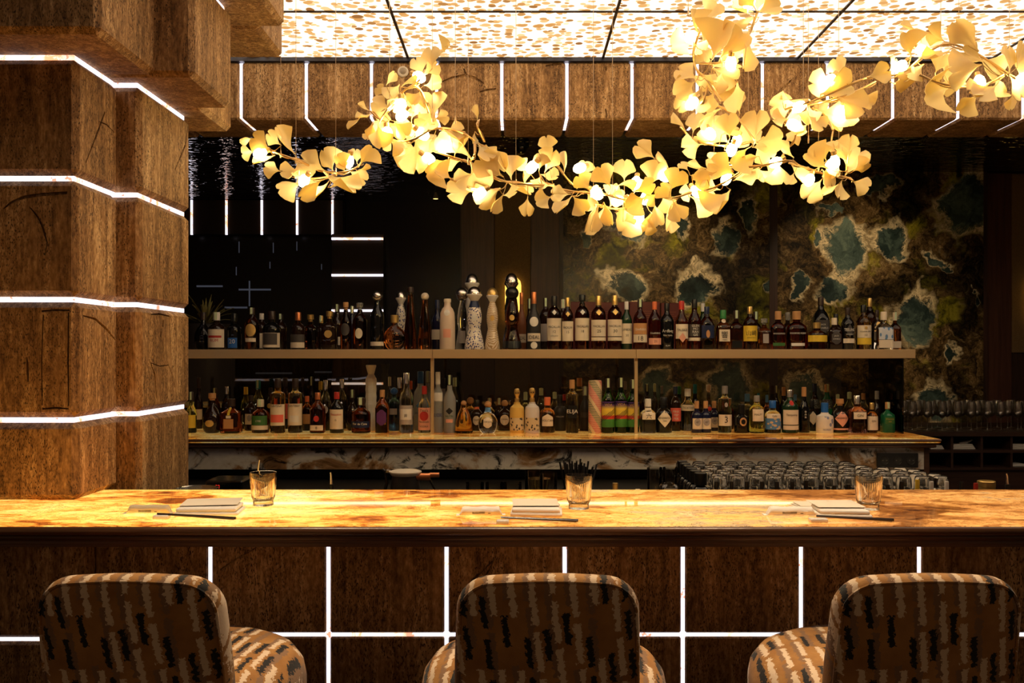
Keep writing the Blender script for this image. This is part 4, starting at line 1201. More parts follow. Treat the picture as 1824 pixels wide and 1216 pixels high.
K = {   # profile (r, z) up to the closure, closure start, closure radius
    'whisky': ([(0, 0), (.92, 0), (1, .02), (1, .58), (.96, .63), (.80, .69), (.52, .745), (.37, .785), (.34, .85)], .84, .38),
    'mac': ([(0, 0), (.93, 0), (.98, .02), (1.0, .56), (1.0, .64), (.93, .70), (.68, .755), (.42, .79), (.36, .85)], .83, .40),
    'tall': ([(0, 0), (.93, 0), (1, .02), (1, .55), (.9, .62), (.62, .69), (.43, .745), (.38, .84)], .83, .42),
    'vodka': ([(0, 0), (.93, 0), (1, .015), (1, .60), (.92, .655), (.62, .71), (.46, .75), (.42, .83)], .80, .46),
    'wine': ([(0, 0), (.93, 0), (1, .02), (1, .46), (.9, .54), (.62, .64), (.42, .70), (.38, .82)], .80, .42),
    'squat': ([(0, 0), (.92, 0), (1, .03), (1, .52), (.92, .60), (.64, .665), (.36, .71), (.34, .80)], .79, .40),
    'round': ([(0, 0), (.62, 0), (.85, .06), (.98, .20), (1, .32), (.93, .44), (.70, .56), (.40, .65), (.28, .70), (.26, .82)], .80, .34),
    'flask': ([(0, 0), (.55, 0), (.85, .10), (1, .28), (.98, .38), (.84, .52), (.55, .62), (.30, .68), (.24, .76), (.34, .80)], .79, .36),
    'taper': ([(0, 0), (.94, 0), (1, .02), (.97, .18), (.76, .46), (.52, .70), (.42, .80), (.40, .88)], .87, .42),
    'clase': ([(0, 0), (.95, 0), (1, .02), (.90, .12), (.68, .27), (.58, .33), (.62, .37), (.73, .46), (.73, .55), (.60, .66), (.42, .73), (.36, .765), (.37, .79)], .775, .62),
    'apoth': ([(0, 0), (.95, 0), (1, .03), (1, .50), (.94, .58), (.72, .645), (.44, .69), (.36, .80)], .78, .42),
    'jar': ([(0, 0), (.95, 0), (1, .03), (1, .50), (.92, .57), (.62, .61), (.46, .64), (.44, .68)], .67, .42),
    'long': ([(0, 0), (.95, 0), (1, .02), (1, .70), (.90, .735), (.50, .76), (.40, .79), (.38, .86)], .84, .44),
    'ceramic': ([(0, 0), (.95, 0), (1, .02), (.97, .55), (.90, .72), (.70, .80), (.45, .845), (.40, .90), (.40, .95)], .94, .46),
    'bell': ([(0, 0), (.95, 0), (1, .02), (.88, .30), (.70, .55), (.48, .70), (.34, .78), (.32, .86)], .84, .38)}

_txt = {}
def text_geo(s):
    if s in _txt: return _txt[s]
    cu = bpy.data.curves.new('lettering', 'FONT')
    cu.body = s; cu.align_x = 'CENTER'; cu.size = 1.0; cu.resolution_u = 2
    ob = bpy.data.objects.new('lettering', cu)
    COL.objects.link(ob)
    dg = bpy.context.evaluated_depsgraph_get()
    me = bpy.data.meshes.new_from_object(ob.evaluated_get(dg))
    vs = [tuple(v.co) for v in me.vertices]; fs = [tuple(p.vertices) for p in me.polygons]
    bpy.data.objects.remove(ob); bpy.data.curves.remove(cu); bpy.data.meshes.remove(me)
    ys_ = [v[1] for v in vs] or [0, 1]; xs_ = [v[0] for v in vs] or [0, 1]
    h = max(ys_) - min(ys_) or 1; cy = (max(ys_) + min(ys_)) / 2; cx = (max(xs_) + min(xs_)) / 2
    _txt[s] = ([((v[0] - cx) / h, (v[1] - cy) / h) for v in vs], fs, (max(xs_) - min(xs_)) / h)
    return _txt[s]

NB = [0]
def bottle(px, ytop, w, kind, glass, cap, labels=(), texts=(), row=0, desc='', cross=2, dy=1.0, shelf_up=True, capkind='cyl', strip=False, name='bottle', Y=None, zbase=None, cat='bottle', group=None):
    if Y is None: Y = (5.10, 5.235, 5.37)[row] + (.012 * ((NB[0] * 7) % 3 - 1))
    NB[0] += 1
    z0 = zbase if zbase is not None else ((ZSH if shelf_up else ZK) + .0004)
    X = (px - CX) * Y / F
    H = ZC - (ytop - CY) * Y / F - z0
    R_ = w / 2 * Y / F
    prof, zc_, rc = K[kind]
    t = thing(name, desc, cat, (X, Y, z0), group or ('bottles on the upper shelf' if shelf_up else 'bottles on the back bar counter'))
    n = 28
    P3 = [(r * R_, z * H, cross if z < .62 else 2) for (r, z) in prof]
    mb = MB(); mb.lathe(P3, n, (0, 0, 0), dy)
    mb.build('glass_body', G[glass], t)
    # closure
    r = rc * R_; a = zc_ * H - .002
    cm = C[cap]
    mb = MB()
    if capkind == 'cyl': mb.lathe([(0, a), (r, a), (r, H * .985), (r * .9, H), (0, H)], 18)
    elif capkind == 'cork': mb.lathe([(0, a), (r * .75, a), (r * .75, a + (H - a) * .35), (r * 1.12, a + (H - a) * .38), (r * 1.12, H * .99), (r, H), (0, H)], 18)
    elif capkind in ('ball', 'dome'):
        bz = a; hb = H - a
        if capkind == 'ball':
            bz += hb * .08 if kind == 'clase' else 0; hb = H - bz
            q = hb / 2
            mb.lathe([(0, bz)] + [(q * 1.02 * math.sin(math.pi * k / 12), bz + q - q * math.cos(math.pi * k / 12)) for k in range(2, 12)] + [(0, H)], 20)
        else:
            mb.lathe([(0, bz), (.37 * R_, bz), (.56 * R_, bz + hb * .20), (.76 * R_, bz + hb * .36), (.78 * R_, bz + hb * .42), (.74 * R_, bz + hb * .46)], 20)
            t2 = MB(); t2.lathe([(.70 * R_, bz + hb * .46)] + [(.70 * R_ * math.cos(math.pi / 2 * k / 7), bz + hb * .47 + hb * .53 * math.sin(math.pi / 2 * k / 7)) for k in range(7)] + [(0, H)], 20)
            t2.build('dome_stopper', C['gold' if strip == 'golddome' else 'silver'], t)
            cm = G['white'] if glass != 'black' else C['silver']
    elif capkind == 'crystal': mb.lathe([(0, a), (r * .6, a), (r * .6, a + (H - a) * .3), (r * 1.2, a + (H - a) * .36), (r * 1.25, H * .985), (r, H), (0, H)], 8)
    elif capkind == 'skull':
        hb = H - a
        mb.lathe([(0, a), (r * .8, a), (r * .8, a + hb * .30), (r * .55, a + hb * .36), (r * .66, a + hb * .46), (r * .92, a + hb * .60), (r * 1.0, a + hb * .78), (r * .75, a + hb * .95), (0, H)], 16)
        for s in (-1, 1):
            e = MB(); e.lathe([(0, 0), (r * .24, 0), (r * .2, r * .12), (0, r * .16)], 10)
            me = e.mesh('eye'); me.transform(Matrix.Rotation(math.pi / 2, 4, 'X')); link('skull_eye', me, C['ink'], t, (s * r * .36, -r * .80, a + hb * .68))
    mb.build('stopper', cm, t)
    if strip is True:
        mb = MB(); wz = r * .42
        mb.add([(-wz, -r - .0012, a + .004), (wz, -r - .0012, a + .004), (wz, -r - .0012, H + .0006), (-wz, -r - .0012, H + .0006), (-wz, r * .3, H + .0012), (wz, r * .3, H + .0012)], [(0, 1, 2, 3), (3, 2, 5, 4)])
        mb.build('tax_strip', C['lightgreen'], t, smooth=0)
    def rad(z):
        f = z / H
        for (r0, a0), (r1, a1) in zip(prof, prof[1:]):
            if a0 <= f <= a1 and a1 > a0: return R_ * (r0 + (r1 - r0) * (f - a0) / (a1 - a0))
        return R_ * prof[-1][0]
    def S(x, z, e):
        q = rad(z)
        p = cross if z < .62 * H else 2
        if p == 2:
            q = q * 1.003 + e
            th = max(-1.5, min(1.5, x / q))
            return (q * math.sin(th), -q * math.cos(th) * dy, z)
        x = max(-q * .999, min(q * .999, x))
        return (x, -((q ** p - abs(x) ** p) ** (1 / p)) * dy - e, z)
    for li, lb in enumerate(labels):
        mb = MB(); eo = .0007 + .0005 * li
        if lb[0] == 'r':
            _, a0, a1, colr, ha = lb
            q = rad((a0 + a1) / 2 * H)
            hw = q * math.radians(ha) if cross == 2 else q * ha / 80
            ncol, nrow = 12, 5
            vs = [S(-hw + 2 * hw * i / ncol, (a0 + (a1 - a0) * j / nrow) * H, eo) for j in range(nrow + 1) for i in range(ncol + 1)]
            fs = [(j * (ncol + 1) + i, j * (ncol + 1) + i + 1, (j + 1) * (ncol + 1) + i + 1, (j + 1) * (ncol + 1) + i) for j in range(nrow) for i in range(ncol)]
            mb.add(vs, fs)
        else:
            shp, zc2, hh, colr, asp = lb
            nseg = 24
            def ro(tt):
                cx_, sy_ = math.cos(tt), math.sin(tt)
                if shp == 'o': return (cx_, sy_)
                if shp == 'd': k_ = 1 / (abs(cx_) + abs(sy_)); return (cx_ * k_, sy_ * k_)
                if shp == 'h':
                    k_ = 1 / max(abs(cx_), abs(sy_), abs(cx_) * .5 + abs(sy_) * .87); return (cx_ * k_, sy_ * k_)
                k_ = 1 / max(abs(cx_), -sy_, sy_ * .95 + abs(cx_) * .55); return (cx_ * k_, sy_ * k_)      # 'u' house shape
            vs = [S(0, zc2 * H, eo)]
            fs = []
            for j in range(1, 5):
                for k in range(nseg):
                    x_, z_ = ro(2 * math.pi * k / nseg)
                    vs.append(S(x_ * hh * H * asp * j / 4, zc2 * H + z_ * hh * H * j / 4, eo))
            for k in range(nseg): fs.append((0, 1 + k, 1 + (k + 1) % nseg))
            for j in range(3):
                for k in range(nseg):
                    a_, b_ = 1 + j * nseg + k, 1 + j * nseg + (k + 1) % nseg
                    fs.append((a_, a_ + nseg, b_ + nseg, b_))
            mb.add(vs, fs)
        mb.build('label', C[colr], t, smooth=60)
    for (s, zt_, hz, colr) in texts:
        v2, f2, asp = text_geo(s)
        k_ = hz * H
        lim = rad(zt_ * H) * 1.75
        sxx = min(k_, lim / max(asp, .01))
        mb = MB(); mb.add([S(x * sxx, zt_ * H + z * k_, .0010 + .0005 * len(labels)) for (x, z) in v2], f2)
        mb.build('lettering', C[colr], t, smooth=0)
    return t

def up(*a, **k): return bottle(*a, **k)
def lo(*a, **k): k['shelf_up'] = False; return bottle(*a, **k)

# --- upper shelf, left to right
up(362, 556, 30, 'round', 'black', 'dark', row=1, desc='round black decanter beside the pillar on the upper shelf')
up(386, 556, 30, 'squat', 'dark', 'white', [('r', .05, .54, 'cream', 75), ('r', .31, .37, 'red', 50)], [('RUM', .24, .075, 'redink')], row=0, desc='dark rum bottle with big cream label and red lettering', strip=True)
up(417, 558, 26, 'squat', 'black', 'black', [('r', .04, .32, 'blue', 40)], [('20', .22, .12, 'whiteink')], row=0, desc='black bottle with a blue label reading 20')
up(449, 548, 26, 'whisky', 'brown', 'dark', [('o', .46, .15, 'goldink', .9), ('r', .18, .27, 'cream', 45)], row=0, desc='dark bottle with gold oval medallion label, left end of shelf', strip=True)
up(466, 558, 22, 'whisky', 'dark', 'white', [('r', .04, .45, 'cream', 60)], row=2, desc='slim dark bottle with white cap half hidden behind the medallion bottle')
up(484, 554, 32, 'squat', 'black', 'dark', [('r', .05, .43, 'cream', 75), ('r', .12, .42, 'dgrey', 50)], row=0, desc='wide black bottle with a dark label edged in cream')
up(500, 559, 22, 'whisky', 'dark', 'black', row=2, desc='plain dark bottle behind the wide dark labelled bottle', strip=True)
up(531, 556, 26, 'squat', 'dark', 'copper', [('r', .20, .40, 'dgrey', 70), ('r', .04, .19, 'cream', 70)], row=0, desc='dark bottle with copper capsule and cream band at its foot')
up(553, 560, 26, 'squat', 'brown', 'gold', cross=6, row=1, desc='square dark amber bottle with gold cap and no label', capkind='cork')
up(572, 562, 20, 'squat', 'dark', 'gold', row=2, desc='small dark bottle with yellow gold cap in the back row', strip=True)
up(587, 554, 27, 'squat', 'dark', 'gold', [('o', .40, .10, 'goldink', 1)], row=0, cross=5, desc='square dark bottle with a round gold seal', capkind='cork')
up(601, 542, 20, 'tall', 'dark', 'dark', [('r', .10, .28, 'cream', 45)], row=2, desc='tall dark bottle with green tax strip behind the gold seal bottle', strip=True)
up(616, 538, 20, 'tall', 'brown', 'cork', [('o', .42, .13, 'dgrey', .8)], row=0, desc='slender dark amber bottle with pale cork top', capkind='cork')
up(627, 545, 16, 'tall', 'navy', 'silver', row=2, desc='narrow dark blue bottle hidden behind the cork topped bottle', strip=True)
up(641, 539, 26, 'whisky', 'brown', 'crystal', [('o', .34, .11, 'cream', .75)], row=0, desc='textured dark bottle with crystal stopper and small cream oval', capkind='crystal')
up(672, 518, 24, 'tall', 'black', 'silver', [('r', .06, .13, 'cream', 75)], row=0, desc='black bottle with polished silver ball stopper', capkind='ball')
up(703, 561, 40, 'flask', 'amber', 'gold', row=0, dy=.55, desc='broad round amber cognac flask with gold neck')
up(714, 517, 24, 'clase', 'blueflower', 'silver', row=2, capkind='dome', desc='white and blue painted bottle behind the round cognac flask')
up(731, 511, 24, 'taper', 'brown', 'dark', [], row=1, desc='very tall tapering dark brown bottle right of the cognac flask', capkind='cork')
up(757, 521, 25, 'taper', 'amber', 'cream', [], row=0, desc='tall tapering amber bottle with cream ball stopper', capkind='ball')
up(779, 534, 20, 'tall', 'navy', 'navy', [('r', .20, .40, 'cream', 70)], row=1, desc='dark blue bottle with white label beside the cream ceramic bottle')
up(797, 532, 28, 'ceramic', 'cream', 'cream', [('r', .23, .40, 'pinkc', 30), ('o', .72, .06, 'white', 1)], row=0, desc='cream ceramic bottle with small copper label')
up(823, 512, 24, 'clase', 'clear', 'silver', [('r', .10, .30, 'lgrey', 45)], row=1, capkind='ball', desc='clear waisted bottle with silver ball stopper')
up(841, 487, 34, 'clase', 'white', 'silver', row=2, capkind='dome', desc='tallest white bottle with silver dome, rear left of the pair')
up(845, 510, 36, 'clase', 'blueflower', 'silver', [('o', .50, .055, 'white', .8), ('r', .665, .77, 'navy', 85)], row=0, capkind='dome', desc='white ceramic bottle painted with blue leaves and a silver dome')
up(877, 512, 28, 'clase', 'goldline', 'gold', [('o', .50, .045, 'goldink', .8)], row=0, capkind='dome', strip='golddome', desc='cream ceramic bottle with gold lines and a gold dome')
up(911, 486, 33, 'clase', 'black', 'silver', row=2, capkind='dome', desc='tall black bottle with large silver dome before the yellow sconce')
up(912, 510, 35, 'clase', 'brown', 'black', [('o', .50, .045, 'goldink', .9), ('r', .02, .13, 'black', 80)], row=0, capkind='ball', desc='smoky amber waisted bottle with black ball stopper')
up(929, 521, 17, 'wine', 'rust', 'copper', [('r', .12, .27, 'cream', 70)], [('IREAL', .20, .06, 'ink')], row=1, desc='slim matt brown bottle with copper capsule')
up(943, 532, 16, 'wine', 'dark', 'dark', row=2, desc='dark bottle with tax strip between the brown and black mezcal bottles', strip=True)
up(951, 520, 24, 'wine', 'matt', 'copper', [('r', .14, .28, 'cream', 70), ('o', .48, .085, 'whiteink', .95), ('o', .07, .06, 'whiteink', 1)], [('IDEAL', .21, .06, 'ink')], row=0, desc='matt black bottle with white flower emblem and orange capsule')
up(972, 531, 22, 'mac', 'dark', 'dark', [('r', .16, .50, 'lgrey', 75)], row=2, desc='dark bottle with a pale label behind the first cream labelled whisky', strip=True)
MACT = lambda n_: [('MACALLAN', .42, .045, 'ink'), (n_, .33, .045, 'ink')]
up(987, 527, 26, 'mac', 'brown', 'black', [('r', .16, .58, 'cream', 78), ('d', .69, .05, 'whiteink', .9)], MACT('12') + [('HIGHLAND', .25, .02, 'ink')], row=0, desc='whisky bottle with black cap and tall cream label reading 12')
up(1003, 533, 18, 'mac', 'dark', 'cream', row=2, desc='dark bottle with pale cap between the whiskies reading 12 and 15', strip=True)
up(1011, 530, 20, 'mac', 'brown', 'gold', [('r', .16, .54, 'cream', 78), ('d', .68, .05, 'goldink', .9)], MACT('15'), row=0, desc='narrower whisky bottle with gold cap and label reading 15')
up(1037, 525, 26, 'mac', 'brown', 'black', [('r', .16, .57, 'cream', 78), ('d', .68, .05, 'whiteink', .9)], MACT('18'), row=0, desc='whisky bottle with cork topped black cap and cream label reading 18', capkind='cork')
up(1066, 527, 26, 'mac', 'brown', 'gold', [('r', .24, .55, 'cream', 80), ('r', .16, .225, 'cream', 80), ('d', .69, .06, 'goldink', .9)], [('MACALLAN', .43, .04, 'ink'), ('25', .34, .055, 'ink')], row=0, desc='gold capped whisky bottle with label reading 25 above a black ribbon')
up(1095, 526, 26, 'mac', 'brown', 'gold', [('r', .24, .55, 'cream', 80), ('r', .16, .225, 'cream', 80), ('d', .69, .06, 'goldink', .9)], [('MACALLAN', .43, .04, 'ink'), ('30', .34, .055, 'ink')], row=0, desc='gold capped whisky bottle with label reading 30')
up(1116, 537, 20, 'whisky', 'dgreen', 'white', [('r', .12, .54, 'cream', 75)], [('LAPHROAIG', .41, .055, 'ink'), ('30', .29, .05, 'ink')], row=0, desc='dark green whisky bottle with white capsule and cream label')
up(1140, 533, 24, 'whisky', 'red', 'dark', [('r', .30, .52, 'lbrown', 78), ('r', .14, .295, 'cream', 78)], [('Glenfiddich', .40, .05, 'whiteink'), ('18', .22, .09, 'ink')], row=0, desc='amber whisky bottle with tan and cream label reading 18', strip=True)
up(1166, 537, 23, 'whisky', 'red', 'orange', [('r', .10, .235, 'pinkc', 70)], [('21', .17, .05, 'ink'), ('Glenfiddich', .34, .04, 'whiteink')], row=0, desc='red amber whisky bottle with bright orange capsule')
up(1188, 540, 25, 'whisky', 'black', 'black', [], [('Ardbeg', .39, .085, 'whiteink'), ('TEN YEARS', .30, .03, 'whiteink'), ('ISLAY', .08, .03, 'whiteink')], row=0, desc='black whisky bottle with white lettering printed on the glass')
up(1214, 536, 23, 'tall', 'amber', 'red', [('r', .22, .52, 'cream', 70), ('d', .24, .10, 'pinkc', .8)], [('TALISKER', .40, .05, 'ink')], row=0, desc='amber whisky bottle with ragged cream and orange label')
up(1237, 533, 23, 'tall', 'red', 'black', [('r', .26, .50, 'dgrey', 75), ('r', .17, .235, 'cream', 75)], [('GLEN', .47, .045, 'whiteink'), ('MO', .41, .045, 'whiteink'), ('RAN', .35, .045, 'whiteink'), ('GIE', .29, .045, 'whiteink')], row=0, desc='whisky bottle with black label in four lines of white letters')
up(1252, 540, 18, 'tall', 'green', 'white', row=2, desc='green necked bottle with white cap behind the black labelled whisky')
up(1259, 546, 24, 'whisky', 'brown', 'navy', [('r', .26, .56, 'navy', 74), ('o', .36, .09, 'lbrown', .5)], row=0, cross=5, desc='square amber bottle with navy label and gold streak')
up(1288, 552, 27, 'squat', 'amber', 'green', [('r', .20, .50, 'cream', 56), ('o', .72, .05, 'cream', 1.2)], [('響', .37, .17, 'ink'), ('HIBIKI', .24, .03, 'ink')], row=0, cross=5, desc='faceted amber bottle with cream label and brushed black character')
up(1311, 553, 25, 'squat', 'brown', 'dark', [('r', .04, .22, 'black', 60)], row=0, cross=5, desc='dark amber bottle with square brown cap', strip=True)
up(1336, 546, 25, 'whisky', 'brown', 'gold', [('r', .19, .55, 'yellow', 78)], [('山崎', .38, .12, 'ink'), ('SINGLE MALT', .27, .025, 'ink')], row=0, desc='dark whisky bottle with bright yellow label and gold cap')
up(1346, 555, 22, 'squat', 'brown', 'dark', row=2, desc='brown capped bottle half hidden behind the yellow labelled whisky', strip=True)
up(1361, 567, 25, 'squat', 'amber', 'crystal', [('r', .20, .50, 'lgrey', 32)], row=0, cross=6, capkind='crystal', desc='short square bottle with crystal stopper and grey label')
up(1386, 554, 28, 'squat', 'red', 'cork', [('r', .09, .17, 'dgreen', 50)], [('WOODFORD', .41, .04, 'whiteink')], row=0, dy=.7, desc='dark red flask bottle with cork and small green band')
up(1403, 556, 22, 'squat', 'dark', 'crystal', row=2, desc='dark bottle between the two red flask bottles')
up(1419, 554, 37, 'squat', 'red', 'cork', [('r', .09, .165, 'whiteink', 40)], [('WOODFORD RESERVE', .42, .045, 'whiteink')], row=0, dy=.6, desc='wide red amber flask bottle with cork and white band')
up(1455, 574, 35, 'squat', 'brown', 'gold', [('r', .28, .52, 'yellow', 75)], row=0, desc='squat round bottle with broad yellow label')
up(1462, 529, 27, 'whisky', 'black', 'dark', [('r', .30, .56, 'dgrey', 75)], [('JACK', .47, .04, 'whiteink'), ('DANIELS', .41, .035, 'whiteink')], row=2, cross=5, desc='tall square black labelled bottle behind the squat yellow one')
up(1486, 566, 25, 'squat', 'dark', 'cream', [('h', .36, .20, 'dgrey', .75)], [('JACK', .42, .06, 'whiteink'), ('DANIELS', .33, .04, 'whiteink')], row=0, cross=5, desc='dark bottle with six sided black label and pale cap')
up(1489, 559, 22, 'squat', 'dark', 'black', row=2, desc='black capped bottle behind the six sided label')
up(1510, 548, 23, 'whisky', 'black', 'dark', [('r', .15, .26, 'cream', 60), ('d', .45, .16, 'dgrey', .6)], [('TEELING', .47, .065, 'whiteink'), ('WHISKEY', .36, .03, 'whiteink')], row=0, desc='black Irish whiskey bottle with pale band and white lettering')
up(1538, 543, 26, 'whisky', 'gold', 'black', [('r', .26, .54, 'cream', 72), ('r', .11, .255, 'yellow', 72), ('o', .48, .035, 'goldink', 1)], [('YELLOW SPOT', .40, .03, 'ink'), ('12', .32, .045, 'ink')], row=0, desc='golden whiskey bottle with cream label reading 12 and black cap')
up(1549, 531, 24, 'whisky', 'brown', 'gold', row=2, desc='tall dark bottle with gold cap near the right shelf end')
up(1562, 552, 20, 'whisky', 'dark', 'dark', [('o', .62, .08, 'goldink', .8)], row=1, desc='dark bottle squeezed between the golden and the clear bottle')
up(1574, 555, 28, 'squat', 'clear', 'cream', [('r', .26, .58, 'portrait', 74), ('r', .04, .25, 'cream', 74)], [], row=0, cross=6, desc='clear square bottle with a blue portrait label')
up(1594, 556, 18, 'squat', 'amber', 'cream', [('r', .04, .22, 'cream', 74)], row=1, cross=6, desc='brown square bottle with white band, last on the upper shelf', strip=True)
# presentation boxes
for k, (x0, x1, y1) in enumerate(((1016, 1066, 538), (1067, 1118, 539), (1120, 1174, 538), (1176, 1211, 540))):
    a, c_ = P(x0, y1, 5.46), P(x1, 622, 5.46)
    t = thing('presentation_box', ('burgundy presentation box behind the whiskies reading 18 and 25', 'burgundy presentation box behind the whisky reading 30', 'burgundy presentation box behind the whisky with the orange capsule', 'burgundy box behind the ragged labelled whisky')[k], 'box', ((a.x + c_.x) / 2, 5.455, ZSH + .0004), 'burgundy presentation boxes')
    hw = (c_.x - a.x) / 2
    link('carton', bevel_box(-hw, hw, -.03, .03, 0, a.z - ZSH, .002), mat('burgundy_card', (.10, .012, .010), .4), t)
    for j in range(5):
        MB().box(-hw * .6, hw * .5 - .01 * (j % 2), -.0312, -.0302, (a.z - ZSH) * (.80 - j * .045), (a.z - ZSH) * (.80 - j * .045) + .002).build('printed_line', mat('burgundy_print', (.25, .07, .04), .5), t, smooth=0)

# --- lower counter, left to right
lo(341, 698, 18, 'wine', 'lime', 'dark', [('r', .12, .44, 'yellow', 70)], row=0, desc='yellow green bottle with yellow label tight against the pillar', strip=True)
lo(354, 672, 15, 'wine', 'dark', 'dark', [('r', .18, .38, 'cream', 70)], row=2, desc='tall dark wine shaped bottle next to the pillar')
lo(378, 700, 35, 'round', 'dark', 'cork', [('o', .25, .085, 'goldink', 1.3)], row=0, desc='round dark bottle with gold oval label and cork', capkind='cork')
lo(383, 691, 18, 'tall', 'brown', 'dark', row=2, desc='brown bottle behind the round gold labelled one', strip=True)
lo(404, 688, 18, 'tall', 'dark', 'silver', row=2, desc='dark bottle with tall silver capsule, left part of the counter')
lo(412, 710, 35, 'squat', 'brown', 'dark', [('r', .14, .42, 'lbrown', 40), ('r', .44, .52, 'cream', 20), ('r', .53, .75, 'yellow', 14)], row=0, cross=5, desc='square dark bottle with tan plaque and yellow ribbon')
lo(438, 689, 18, 'tall', 'lime', 'yellow', row=2, desc='bottle with tall yellow capsule in the back row')
lo(447, 704, 22, 'whisky', 'dark', 'dark', [('r', .18, .48, 'cream', 50), ('o', .36, .09, 'lgrey', .7)], row=1, desc='dark bottle with white portrait label')
lo(460, 677, 20, 'tall', 'mint', 'teal', row=2, desc='tall clear bottle with teal green capsule', strip=True)
lo(464, 711, 31, 'squat', 'brown', 'cream', [('r', .24, .52, 'dgreen', 62), ('r', .10, .23, 'cream', 70)], [('1790', .36, .06, 'whiteink')], row=0, desc='brown bottle with green label above a cream strip', strip=True)
lo(482, 690, 18, 'whisky', 'dark', 'dark', [('o', .56, .06, 'goldink', 1)], row=2, desc='dark bottle with small gold seal left of the orange block label')
PL = [('PLANTERAY', .50, .04, 'ink')]
lo(495, 674, 26, 'long', 'gold', 'dark', [('r', .14, .53, 'cream', 76), ('r', .20, .34, 'coral', 60)], PL, row=0, desc='golden rum bottle with cream label and orange red block')
lo(508, 673, 20, 'tall', 'brown', 'dark', [('r', .2, .5, 'coral', 70)], row=2, desc='dark rum bottle with red label between the two cream labelled rums')
lo(526, 674, 26, 'long', 'pale', 'dark', [('r', .14, .54, 'cream', 76), ('r', .20, .32, 'white', 40)], PL, row=0, desc='pale rum bottle with plain cream label and white inset')
lo(539, 673, 14, 'tall', 'dark', 'dark', row=2, desc='dark bottle rising behind the pale rum')
lo(555, 671, 14, 'tall', 'dark', 'black', row=2, desc='black capped bottle with a green tax strip left of the red dot label', strip=True)
lo(547, 705, 20, 'whisky', 'amber', 'orange', [('r', .20, .48, 'lbrown', 60)], row=1, desc='amber bottle in raffia netting with orange cap')
lo(566, 699, 26, 'whisky', 'brown', 'copper', [('o', .36, .075, 'redink', .9), ('r', .07, .20, 'cream', 70)], [('8', .135, .07, 'ink')], row=0, cross=4, desc='dark square rum bottle with red dot and label reading 8')
lo(571, 679, 16, 'tall', 'lime', 'yellow', row=2, desc='bottle with bright yellow cap behind the red dot label')
lo(580, 677, 20, 'tall', 'clear', 'silver', [('o', .42, .08, 'lgrey', .9)], row=1, desc='clear bottle with silver capsule behind the red dot bottle')
lo(600, 698, 25, 'whisky', 'black', 'red', [('r', .10, .58, 'cream', 68)], [('Matusalem', .46, .055, 'redink'), ('15', .32, .04, 'ink')], row=0, desc='black rum bottle with red cap, cream label and red script')
lo(609, 675, 20, 'tall', 'clear', 'silver', row=2, desc='clear bottle with silver capsule behind the red script label')
lo(628, 694, 25, 'round', 'dark', 'dark', row=1, desc='dark netted bottle with black cap next to the squat dark rum', strip=True)
lo(643, 708, 34, 'squat', 'brown', 'dark', [('r', .16, .34, 'navy', 70)], [('Flor de Cana', .27, .06, 'whiteink')], row=0, desc='squat wide dark rum bottle with navy label beside the white totem', strip=True)
# faceted white totem bottle
Yt = 5.22; c = P(661, 0, Yt)
t = thing('totem_bottle', 'tall white faceted totem shaped bottle on the back counter', 'bottle', (c.x, Yt, ZK + .0004), 'bottles on the back bar counter')
Ht = ZC - (650 - CY) * Yt / F - ZK; Rt = 10 * Yt / F
pr = []
for k in range(7):
    pr += [(Rt * .96, Ht * .8 * k / 7 + .001), (Rt * 1.04, Ht * .8 * (k + .5) / 7)]
pr += [(Rt * .96, Ht * .80)]
mb = MB(); mb.lathe([(0, 0)] + pr + [(Rt * .5, Ht * .805), (0, Ht * .805)], 8); mb.build('faceted_body', mat('totem_white', (.88, .84, .76), .35), t, smooth=0)
mb = MB(); mb.lathe([(0, Ht * .80), (Rt * .9, Ht * .80), (Rt * .55, Ht * .86), (Rt * .95, Ht * .985), (Rt * .9, Ht), (0, Ht)], 8); mb.build('stopper', mat('totem_white', (.88, .84, .76), .35), t, smooth=0)
MB().lathe([(Rt * .92, Ht * .792), (Rt * .92, Ht * .803)], 8).build('neck_band', C['gold'], t)
lo(681, 694, 24, 'whisky', 'amber', 'cork', [('h', .36, .18, 'purple', .62)], row=0, cross=5, desc='square amber bottle with dark purple label and cork')
lo(694, 671, 13, 'tall', 'clear', 'cream', row=2, cross=5, desc='clear square bottle with pale tax strip behind the blue one', strip=True)
lo(712, 672, 19, 'vodka', 'clear', 'silver', row=2, cross=5, desc='clear square shouldered bottle behind the blue ball bottle')
lo(702, 690, 22, 'whisky', 'blue', 'blue', [('r', .38, .52, 'lgrey', 35)], row=1, capkind='ball', desc='blue glass bottle with cobalt ball stopper')
lo(724, 664, 26, 'tall', 'clear', 'silver', [('r', .14, .46, 'lgrey', 62), ('r', .22, .40, 'white', 48)], [('#', .29, .06, 'ink')], row=0, desc='tall clear bottle with ornate silver label')
lo(732, 678, 13, 'tall', 'clear', 'orange', row=2, desc='clear bottle with copper orange cap behind the ornate silver label')
lo(746, 676, 13, 'tall', 'clear', 'copper', row=2, desc='second copper capped clear bottle beside the frosted blue one')
lo(749, 661, 24, 'vodka', 'frost', 'blue', [('d', .42, .07, 'skyblue', 1)], [('GREY GOOSE', .30, .03, 'blueink')], row=1, desc='tall frosted bottle with blue cap behind the orange labelled vodka')
lo(762, 661, 18, 'vodka', 'frost', 'grey', row=2, desc='frosted bottle with green strip on its cap, left of the post', strip=True)
lo(756, 687, 22, 'tall', 'clear', 'red', [('r', .06, .54, 'pinkc', 72), ('o', .36, .10, 'redink', 1)], [("Tito's", .48, .06, 'ink'), ('Handmade', .24, .045, 'ink'), ('VODKA', .14, .04, 'ink')], row=0, desc='clear vodka bottle with orange label, red oval and red cap')
